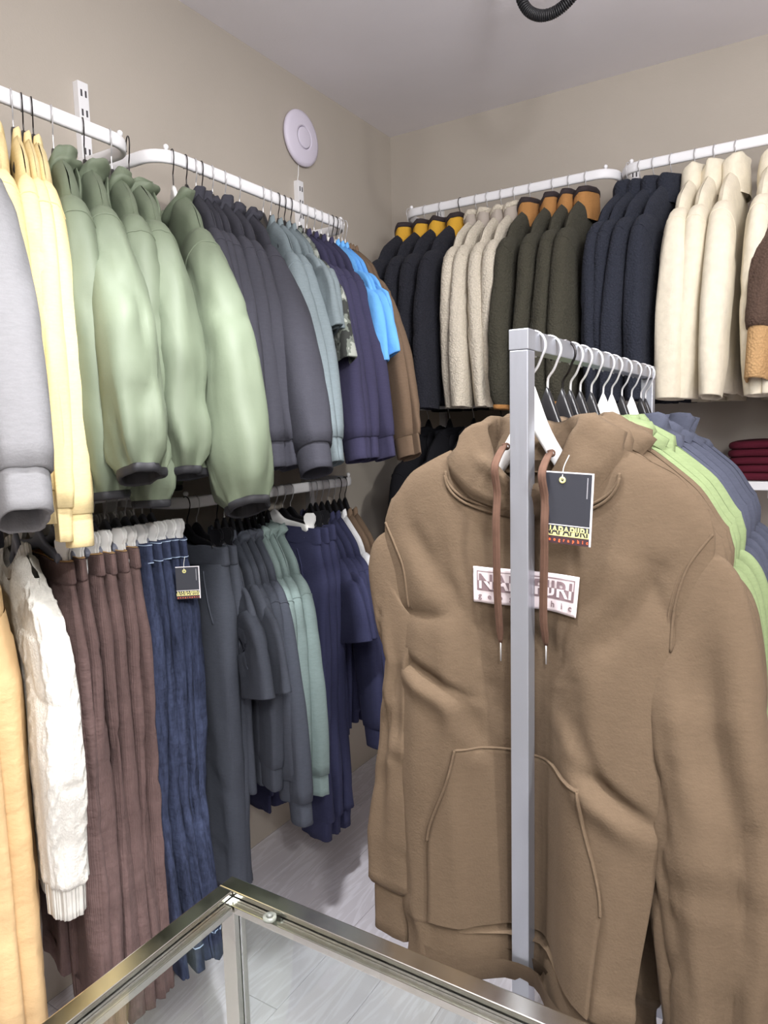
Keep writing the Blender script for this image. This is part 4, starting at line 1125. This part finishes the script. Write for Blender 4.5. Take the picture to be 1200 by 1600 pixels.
for desc, mat, n, where in rackdesc:
    for i in range(n):
        y = HOOKS[idx]
        if idx == 0:
            lab = 'cocoa brown hoodie with chest patch facing out behind the front post'
            k = dict(BASE); k.update(T=0.024, rows=110, cols=120, scols=48, deform=hero_def, fold=0.014, lean=0.075, lean2=0.0, sx=-0.026, sxl=-0.026, sw=0.074, st=0.050, swl=0.032, stl=0.038, valley=0.022, L=0.82, srows=110, hw=0.240, slope=0.058, sdrop=0.064, wprof=([0, 0.05, 0.11, 0.17, 0.30, 1], [0.240, 0.252, 0.251, 0.237, 0.216, 0.216]), elbow=0.5, lumps=0.007, creases=[(-0.215, -0.50, -0.10, -0.545, 0.016, 0.010), (-0.10, -0.545, -0.075, -0.62, 0.012, 0.010), (0.09, -0.60, 0.21, -0.655, 0.014, 0.011), (0.06, -0.52, 0.14, -0.62, 0.010, 0.012), (-0.20, -0.28, -0.12, -0.40, 0.008, 0.016), (-0.09, -0.30, -0.06, -0.62, 0.008, 0.02), (0.19, -0.33, 0.11, -0.45, 0.010, 0.018), (0.15, -0.40, 0.13, -0.80, 0.008, 0.03)])
        else:
            lab = desc + ' on the steel rack, ' + nth(i, n, where)
            f, g_ = neighbour_def(0.13 - 0.010 * idx, 0.0)
            k = dict(BASE); k.update(T=0.028, deform=f, lean=0.05, lean2=-0.02, fold=0.014, rows=60, cols=72, srows=56, scols=36, slope=0.10, sw=0.066, st=0.05, sx=-0.02)
        t = thing('hoodie', lab, 'hoodie', (RX, y, RZ), math.radians([0, -5, -7, -8, -10, -11, -10, -12, -13, -12, -14, -13][idx]), 'hoodies on the steel rack')
        g = Top(900 + idx * 5, **k)
        g.sdeform = hero_sdef if idx == 0 else g_
        g.build_body(t, mat, None)
        for sd in (-1, 1): g.sleeve(sd, t, mat, None)
        g.hood(t, mat, 1.0, topw=0.072, rise=0.046, roll=0.35)
        hanger(HCOL[idx] + ' hanger of ' + lab.replace(' facing out behind the front post', '').replace(' on the steel rack', ''), (RX, y, RZ), t.rotation_euler.z, HCOL[idx], 'shirt', dark_wire if idx == 2 else steel_wire, wr=0.0021, R=0.0215, tall=1.5 if idx == 0 else 1.15, drop=0.088, fall=0.17, power=0.9, hw=0.122)
        if idx == 0: hero, hg = t, g
        idx += 1

def strip(name, pts, r, mat, parent, k=8, n=60, flat=1.0, upv=(0, 0, 1)):
    return tube(name, smooth_path(pts, n), r * flat, mat, parent, rb=r, k=k, upv=upv)

# seams, pocket, patch, cords of the front hoodie: all laid on its front surface
def on_front(pts, off=0.002, n=50):
    p = smooth_path([(x, z, 0) for x, z in pts], n)
    return hg.front(p[:, 0], p[:, 1], off)
def seam(pts, r=0.0022, off=0.002, n=70, name='seam'):
    return tube(name, on_front(pts, off, n), r, hbrown, hero, k=8, upv=(0, 1, 0.01))
th = np.linspace(PI, 2 * PI, 60)
nx_ = 0.132 * np.cos(th); nz_ = hg.z0 - 0.014 - (hg.fd + 0.004) * np.abs(np.sin(th)) ** 1.1 - 0.02 * np.abs(np.cos(th)) ** 2
for dz in (0, -0.0065):
    P_ = hg.front(nx_, nz_ + dz, 0.003)
    tube('neck_seam', P_, 0.0022, hbrown, hero, k=8, upv=(0, 1, 0.01))
PT, PM, PB = -0.625, -0.775, -0.905
pw0, pw1 = 0.105, 0.155
seam([(-pw0, PT), (0, PT + 0.002), (pw0, PT)], 0.0020, 0.0075)
for s in (-1, 1):
    seam([(s * pw0, PT), (s * (pw0 + 0.012), PT - 0.05), (s * (pw1 - 0.008), PM + 0.03), (s * pw1, PM)], 0.0022, 0.008)
# kangaroo pocket as a thin raised panel
nu, nv = 44, 40
zz = np.linspace(PT, PB, nv)
hwid = np.interp(zz, [PB, PM, PM + 0.03, PT - 0.05, PT], [pw1, pw1, pw1 - 0.008, pw0 + 0.012, pw0])
X_ = np.linspace(-1, 1, nu)[None] * hwid[:, None]; Z_ = np.repeat(zz[:, None], nu, 1)
top_ = hg.front(X_, Z_, 0.0075); bot_ = hg.front(X_, Z_, -0.002)
ed = np.zeros_like(X_); 
Pk = np.concatenate([bot_[:, :1], top_, bot_[:, -1:]], 1)
Pk = np.concatenate([Pk[:1] * 0 + np.concatenate([bot_[:1, :1], bot_[:1], bot_[:1, -1:]], 1), Pk], 0)
grid('kangaroo_pocket', Pk, hbrown, hero, closed=False)

# printed chest patch
pinkwhite = plain('pale_pink_print', (222, 210, 212), 0.8); mauve = plain('mauve_print', (132, 112, 116), 0.8)
def patch_quad(name, x0, x1, z0, z1, off, mat, parent, n=30, mm=8, tilt=0.0, edge=True):
    X = np.linspace(x0, x1, n)[None].repeat(mm, 0); Z = np.linspace(z1, z0, mm)[:, None].repeat(n, 1)
    return grid(name, hg.front(X, Z, off), mat, parent, closed=False)
def text_mesh(body, size, align='LEFT', space=1.0, bold=0.0):
    cu = bpy.data.curves.new('lettering', 'FONT')
    cu.body = body; cu.size = size; cu.align_x = align; cu.space_character = space; cu.offset = bold; cu.resolution_u = 3
    o = bpy.data.objects.new('lettering', cu); C.objects.link(o)
    bpy.context.view_layer.update()
    dg = bpy.context.evaluated_depsgraph_get()
    me = bpy.data.meshes.new_from_object(o.evaluated_get(dg))
    bpy.data.objects.remove(o); bpy.data.curves.remove(cu)
    bm = bmesh.new(); bm.from_mesh(me); bpy.data.meshes.remove(me)
    return bm
def fit(bm, x0, x1, z0, z1, caps=False):
    if caps:
        seen = set()
        for v0 in bm.verts:                      # stand a hooked J on the baseline like the other capitals
            if v0 in seen: continue
            isl, st_ = [], [v0]; seen.add(v0)
            while st_:
                v = st_.pop(); isl.append(v)
                for e in v.link_edges:
                    o_ = e.other_vert(v)
                    if o_ not in seen: seen.add(o_); st_.append(o_)
            lo_, hi_ = min(v.co.y for v in isl), max(v.co.y for v in isl)
            if lo_ < -1e-3:
                for v in isl: v.co.y = (v.co.y - lo_) / (hi_ - lo_) * hi_
    xs = [v.co.x for v in bm.verts]; ys = [v.co.y for v in bm.verts]
    a, b, c, d = min(xs), max(xs), min(ys), max(ys)
    for v in bm.verts:
        v.co.x = x0 + (v.co.x - a) / (b - a) * (x1 - x0); v.co.y = z0 + (v.co.y - c) / (d - c) * (z1 - z0)
def half(bm, zc, keep_up):
    bmesh.ops.bisect_plane(bm, geom=bm.verts[:] + bm.edges[:] + bm.faces[:], plane_co=(0, zc, 0), plane_no=(0, 1, 0), clear_inner=keep_up, clear_outer=not keep_up)
def drape(bm, off):
    if not bm.verts: return
    bmesh.ops.subdivide_edges(bm, edges=[e for e in bm.edges if e.calc_length() > 0.012], cuts=2)
    bm.verts.ensure_lookup_table()
    x = np.array([v.co.x for v in bm.verts]); z = np.array([v.co.y for v in bm.verts])
    P = hg.front(x, z, off)
    for v, p in zip(bm.verts, P): v.co = Vector(p)
px0, px1, pz0, pz1 = -0.085, 0.085, -0.398, -0.343
patch = patch_quad('chest_patch', px0, px1, pz0, pz1, 0.004, pinkwhite, hero, 50, 14); patch['label'] = 'pale pink printed chest patch'
sol = patch.modifiers.new('solid', 'SOLIDIFY'); sol.thickness = 0.0012; sol.offset = 0
lx0, lx1, lz0, lz1 = px0 + 0.006, px1 - 0.006, pz0 + 0.019, pz1 - 0.006
lzm = (lz0 + lz1) / 2
patch_quad('dark_band', lx0, lx1, lz0, lzm, 0.0052, mauve, patch, 40, 4)
for (a, b_2, c_, d_) in ((lx0, lx1, lz1 - .0012, lz1), (lx0, lx0 + .0014, lzm, lz1), (lx1 - .0014, lx1, lzm, lz1)):
    patch_quad('border_line', a, b_2, c_, d_, 0.0053, mauve, patch, 40, 3)
for up_, mt_ in ((True, mauve), (False, pinkwhite)):
    bm = text_mesh('NAPAPIJRI', 0.03, bold=0.0006); fit(bm, lx0 + 0.004, lx1 - 0.004, lz0 + 0.003, lz1 - 0.004, True); half(bm, lzm, up_); drape(bm, 0.0060)
    o = obj_bm('lettering', bm, mt_, patch)
bm = text_mesh('g e o g r a p h i c', 0.012, space=1.5, bold=0.0003); fit(bm, lx0 + 0.002, lx1 - 0.002, pz0 + 0.004, pz0 + 0.0155); drape(bm, 0.0060)
obj_bm('lettering', bm, mauve, patch)

# drawstrings
cordm = fm('drawstring_braid', (98, 74, 62), 'rib')
def cordline(x0, z0, x1, z1, wob):
    p0 = hg.front(np.array([x0]), np.array([max(z0, -0.25)]), 0.030)[0]; p0[2] = z0
    pts = [p0 + np.array([0.0, 0.012, 0.004]), p0 + np.array([0.001, -0.004, 0.002])]
    for s_ in np.linspace(0.08, 1, 8):
        x = x0 + (x1 - x0) * s_ + wob * math.sin(s_ * 5); z = z0 + (z1 - z0) * s_
        q = hg.front(np.array([x]), np.array([min(z, -0.24)]), 0.014 + 0.050 * (1 - s_) ** 1.1)[0]; q[2] = z
        pts.append(q)
    return pts
for x0, z0, x1, z1, wob in ((-0.032, -0.166, -0.036, -0.455, 0.002), (0.036, -0.176, 0.038, -0.450, 0.004)):
    pth = smooth_path(cordline(x0, z0, x1, z1, wob), 60)
    o = tube('drawstring', pth, 0.0060, cordm, hero, rb=0.0022, k=10, upv=(0, 1, 0.02), taper=np.concatenate([np.ones(56), [0.95, 0.85, 0.7, 0.45]]))
    tube('cord_tip', [pth[-1] + np.array([0, 0, 0.004]), pth[-1] - np.array([0, 0, 0.028])], 0.0012, steel_wire, o, k=6, upv=(0, 1, 0))
    th = np.linspace(0, 2 * PI, 20)
    tube('eyelet', [pth[1] + np.array([0.0042 * math.cos(a), 0.004, 0.0042 * math.sin(a)]) for a in th], 0.0014, cordm, hero, k=6, upv=(0, 1, 0.02))

# swing tags
tagblack = plain('black_card', (50, 52, 60), 0.55); tagedge = plain('white_card_edge', (240, 236, 240), 0.6)
tagyel = plain('pale_yellow_print', (228, 222, 150), 0.6); tagor = plain('orange_print', (248, 110, 66), 0.6); tagink = plain('dark_ink', (44, 42, 50), 0.6); tagbr = plain('dark_plum_print', (66, 44, 50), 0.6)
def swing_tag(label, loc, rot, w_=0.068, h_=0.098):
    t = thing('swing_tag', label, 'tag', loc, 0)
    t.rotation_euler = rot
    box('card', (0, 0, -h_ / 2), (w_, 0.0016, h_), tagedge, t)
    def plate(name, x0, x1, z0, z1, y, mat, par=t):
        return mesh_from(name, [(x0, y, z0), (x1, y, z0), (x1, y, z1), (x0, y, z1)], [(0, 1, 2, 3)], mat, par, False)
    e = 0.0022
    plate('printed_face', -w_ / 2, w_ / 2 - e, -h_, -0.0016, -0.0010, tagblack)
    b0, b1 = -h_ * 0.955 + h_ * .06, -h_ * 0.745
    bm_ = (b0 + b1) / 2
    plate('white_line', -w_ / 2, w_ / 2 - e, b1, b1 + 0.0012, -0.0012, tagedge)
    plate('yellow_band', -w_ / 2, w_ / 2 - e, b0, bm_, -0.0012, tagyel)
    plate('plum_band', -w_ / 2, w_ / 2 - e, -h_, b0 - 0.0003, -0.0012, tagbr)
    def flat(bm, y, name, mat):
        for v in bm.verts: v.co = Vector((v.co.x, y, v.co.y))
        obj_bm(name, bm, mat, t)
    for up_, mt_ in ((True, tagyel), (False, tagink)):
        bm = text_mesh('NAPAPIJRI', 0.03, bold=0.0007); fit(bm, -w_ / 2 + 0.002, w_ / 2 - e - 0.002, b0 + 0.0015, b1 - 0.001, True); half(bm, bm_, up_); flat(bm, -0.0014, 'lettering', mt_)
    bm = text_mesh('g e o g r a p h i c', 0.012, space=1.5, bold=0.0006); fit(bm, -w_ / 2 + 0.002, w_ / 2 - e - 0.001, -h_ + 0.0015, b0 - 0.0025); flat(bm, -0.0014, 'lettering', tagor)
    plate('side_print', w_ / 2 - 0.0085, w_ / 2 - 0.0070, -0.034, -0.006, -0.0012, plain('grey_print', (150, 150, 156), .6))
    th = np.linspace(0, 2 * PI, 25)
    tube('eyelet', [(-w_ * 0.135 + 0.0032 * math.cos(a), -0.0014, -0.011 + 0.0032 * math.sin(a)) for a in th], 0.0015, tagyel, t, k=6, upv=(0, 1, 0.02))
    tube('string', smooth_path([(-w_ * 0.135, -0.002, -0.011), (-w_ * 0.14, 0.002, 0.006), (-w_ * 0.10, 0.012, 0.022)], 12), 0.0006, white_plastic, t, k=5)
    return t
swing_tag('black swing tag with yellow lettering band hanging from brown hoodie neck', (RX + 0.075, 0.941, 1.486), (0, math.radians(2.5), math.radians(-6)))
swing_tag('black swing tag with yellow lettering hanging on charcoal joggers beside jeans', (-1.268, 1.163, 1.238), (0, 0, math.radians(40)), 0.055, 0.078)

# embroidered marks on joggers
markm = plain('white_pink_embroidery', (236, 196, 200), 0.8)
from mathutils.bvhtree import BVHTree
def front_of(root):
    V, F = [], []
    for c in root.children:
        if c.type != 'MESH': continue
        b = len(V); V += [v.co.copy() for v in c.data.vertices]; F += [tuple(b + i for i in p.vertices) for p in c.data.polygons]
    t = BVHTree.FromPolygons(V, F)
    def f(x, z, off=0.002):
        q = t.ray_cast(Vector((x, -1, z)), Vector((0, 1, 0)))
        return None if q[0] is None else Vector((x, q[0].y - off, z))
    return f
f = front_of(hero)
for pl in (((0.255, -0.268), (0.238, -0.29), (0.218, -0.325), (0.206, -0.377), (0.204, -0.431)), ((-0.246, -0.285), (-0.223, -0.318), (-0.203, -0.357), (-0.194, -0.418))):
    q_ = smooth_path([(a, b, 0) for a, b in pl], 44)
    pts = [f(a, b, 0.0005) for a, b, _ in q_]
    pts = np.array([tuple(p) for p in pts if p is not None])
    ker = np.ones(7) / 7
    ys = np.convolve(np.pad(pts[:, 1], 3, mode='edge'), ker, 'valid'); pts[:, 1] = np.minimum(ys, pts[:, 1] + 0.001)
    tube('armhole_seam', pts, 0.0020, hbrown, hero, k=8, upv=(0, 1, 0.01))
    tube('armhole_seam', pts + np.array([0.0062 * (-1 if pl[0][0] > 0 else 1), 0, -0.002]), 0.0016, hbrown, hero, k=8, upv=(0, 1, 0.01))
for (o, g, r), (x, z), mk in ((jog[0], (0.105, -0.40), 1), (nj[0], (0.15, -0.36), 1), (nj[2], (0.165, -0.33), 1), (nj[1], (0, 0), 0), (jog[1], (0, 0), 0)):
    f = front_of(o)
    if mk:
        p = f(x, z, 0.001)
        bm = bmesh.new(); box_bm(bm, (p.x - 0.005, p.y, p.z), (0.012, 0.004, 0.012), 0.0015); box_bm(bm, (p.x + 0.0065, p.y, p.z + 0.001), (0.011, 0.004, 0.009), 0.0015)
        obj_bm('embroidered_mark', bm, markm, o)['label'] = 'small white and pink embroidered mark'
    mt_ = char_l if o in (jog[0][0], jog[1][0]) else navy
    for sg in (-1, 1):
        pts = [f(sg * (0.118 + 0.05 * q), -0.19 - 0.135 * q, 0.0012) for q in np.linspace(0, 1, 14)]
        pts = [tuple(p) for p in pts if p is not None]
        if len(pts) > 4: tube('pocket_seam', pts, 0.0020, mt_, o, k=6, upv=(0, 1, 0.01))

# ------------------------------------------------------------------ glass display case in front
chrome, nt, b_, N_, L_ = new_mat('worn_chrome')
b_.inputs['Metallic'].default_value = 1; b_.inputs['Base Color'].default_value = (*lin((214, 212, 204)), 1)
tcn = N_.new('ShaderNodeTexCoord'); nn = N_.new('ShaderNodeTexNoise'); nn.inputs['Scale'].default_value = 14; nn.inputs['Detail'].default_value = 6; nn.inputs['Roughness'].default_value = 0.7
rr_ = N_.new('ShaderNodeMapRange'); rr_.inputs['To Min'].default_value = 0.06; rr_.inputs['To Max'].default_value = 0.30
L_.new(tcn.outputs['Object'], nn.inputs['Vector']); L_.new(nn.outputs['Fac'], rr_.inputs['Value']); L_.new(rr_.outputs[0], b_.inputs['Roughness'])
glass, nt, b_, N_, L_ = new_mat('clear_glass')
b_.inputs['Transmission Weight'].default_value = 1; b_.inputs['Roughness'].default_value = 0.0; b_.inputs['IOR'].default_value = 1.45
b_.inputs['Base Color'].default_value = (0.93, 0.97, 0.95, 1)
CX0, CX1, CY0, CY1, CZ, FT = -0.662, 0.50, 0.10, 0.655, 0.95, 0.024
ca = thing('display_case', 'chrome framed glass display case in the foreground', 'display case', ((CX0 + CX1) / 2, (CY0 + CY1) / 2, 0))
hx, hy = (CX1 - CX0) / 2, (CY1 - CY0) / 2
for sx in (-1, 1):
    for sy in (-1, 1):
        box('post', (sx * (hx - FT / 2), sy * (hy - FT / 2), (CZ - FT) / 2 + 0.004), (FT, FT, CZ - FT - 0.008), chrome, ca, 0.0012)
for z in (CZ - FT / 2, 0.06):
    for sy in (-1, 1): box('frame_rail', (0, sy * (hy - FT / 2), z), (2 * hx, FT, FT), chrome, ca, 0.0015)
    for sx in (-1, 1): box('frame_rail', (sx * (hx - FT / 2), 0, z), (FT, 2 * hy - 2 * FT - 0.001, FT), chrome, ca, 0.0015)
# inner ledges carrying the glass top
for sy in (-1, 1): box('glass_ledge', (0, sy * (hy - FT - 0.006), CZ - 0.019), (2 * hx - 2 * FT, 0.011, 0.010), chrome, ca, 0.001)
for sx in (-1, 1): box('glass_ledge', (sx * (hx - FT - 0.006), 0, CZ - 0.019), (0.011, 2 * hy - 2 * FT - 0.026, 0.010), chrome, ca, 0.001)
box('glass_top', (0, 0, CZ - 0.0105), (2 * hx - 2 * FT - 0.003, 2 * hy - 2 * FT - 0.003, 0.006), glass, ca)['label'] = 'clear glass top pane'
box('glass_back', (0, hy - FT / 2, CZ / 2 + 0.02), (2 * hx - 2 * FT - 0.002, 0.005, CZ - 2 * FT - 0.07), glass, ca)['label'] = 'clear glass upright pane'
# clear round pad under the pane
pad = bmesh.new()
bmesh.ops.create_cone(pad, cap_ends=True, segments=24, radius1=0.0085, radius2=0.0085, depth=0.004, matrix=Matrix.Translation((-hx + 0.096, hy - FT - 0.010, CZ - 0.0155 + 0.0105)))
bmesh.ops.create_cone(pad, cap_ends=True, segments=16, radius1=0.0045, radius2=0.003, depth=0.003, matrix=Matrix.Translation((-hx + 0.096, hy - FT - 0.010, CZ - 0.0155 + 0.0140)))
milky = plain('milky_plastic', (214, 220, 210), 0.25)
milky.node_tree.nodes['Principled BSDF'].inputs['Transmission Weight'].default_value = 0.75
obj_bm('clear_pad', pad, milky, ca, True)
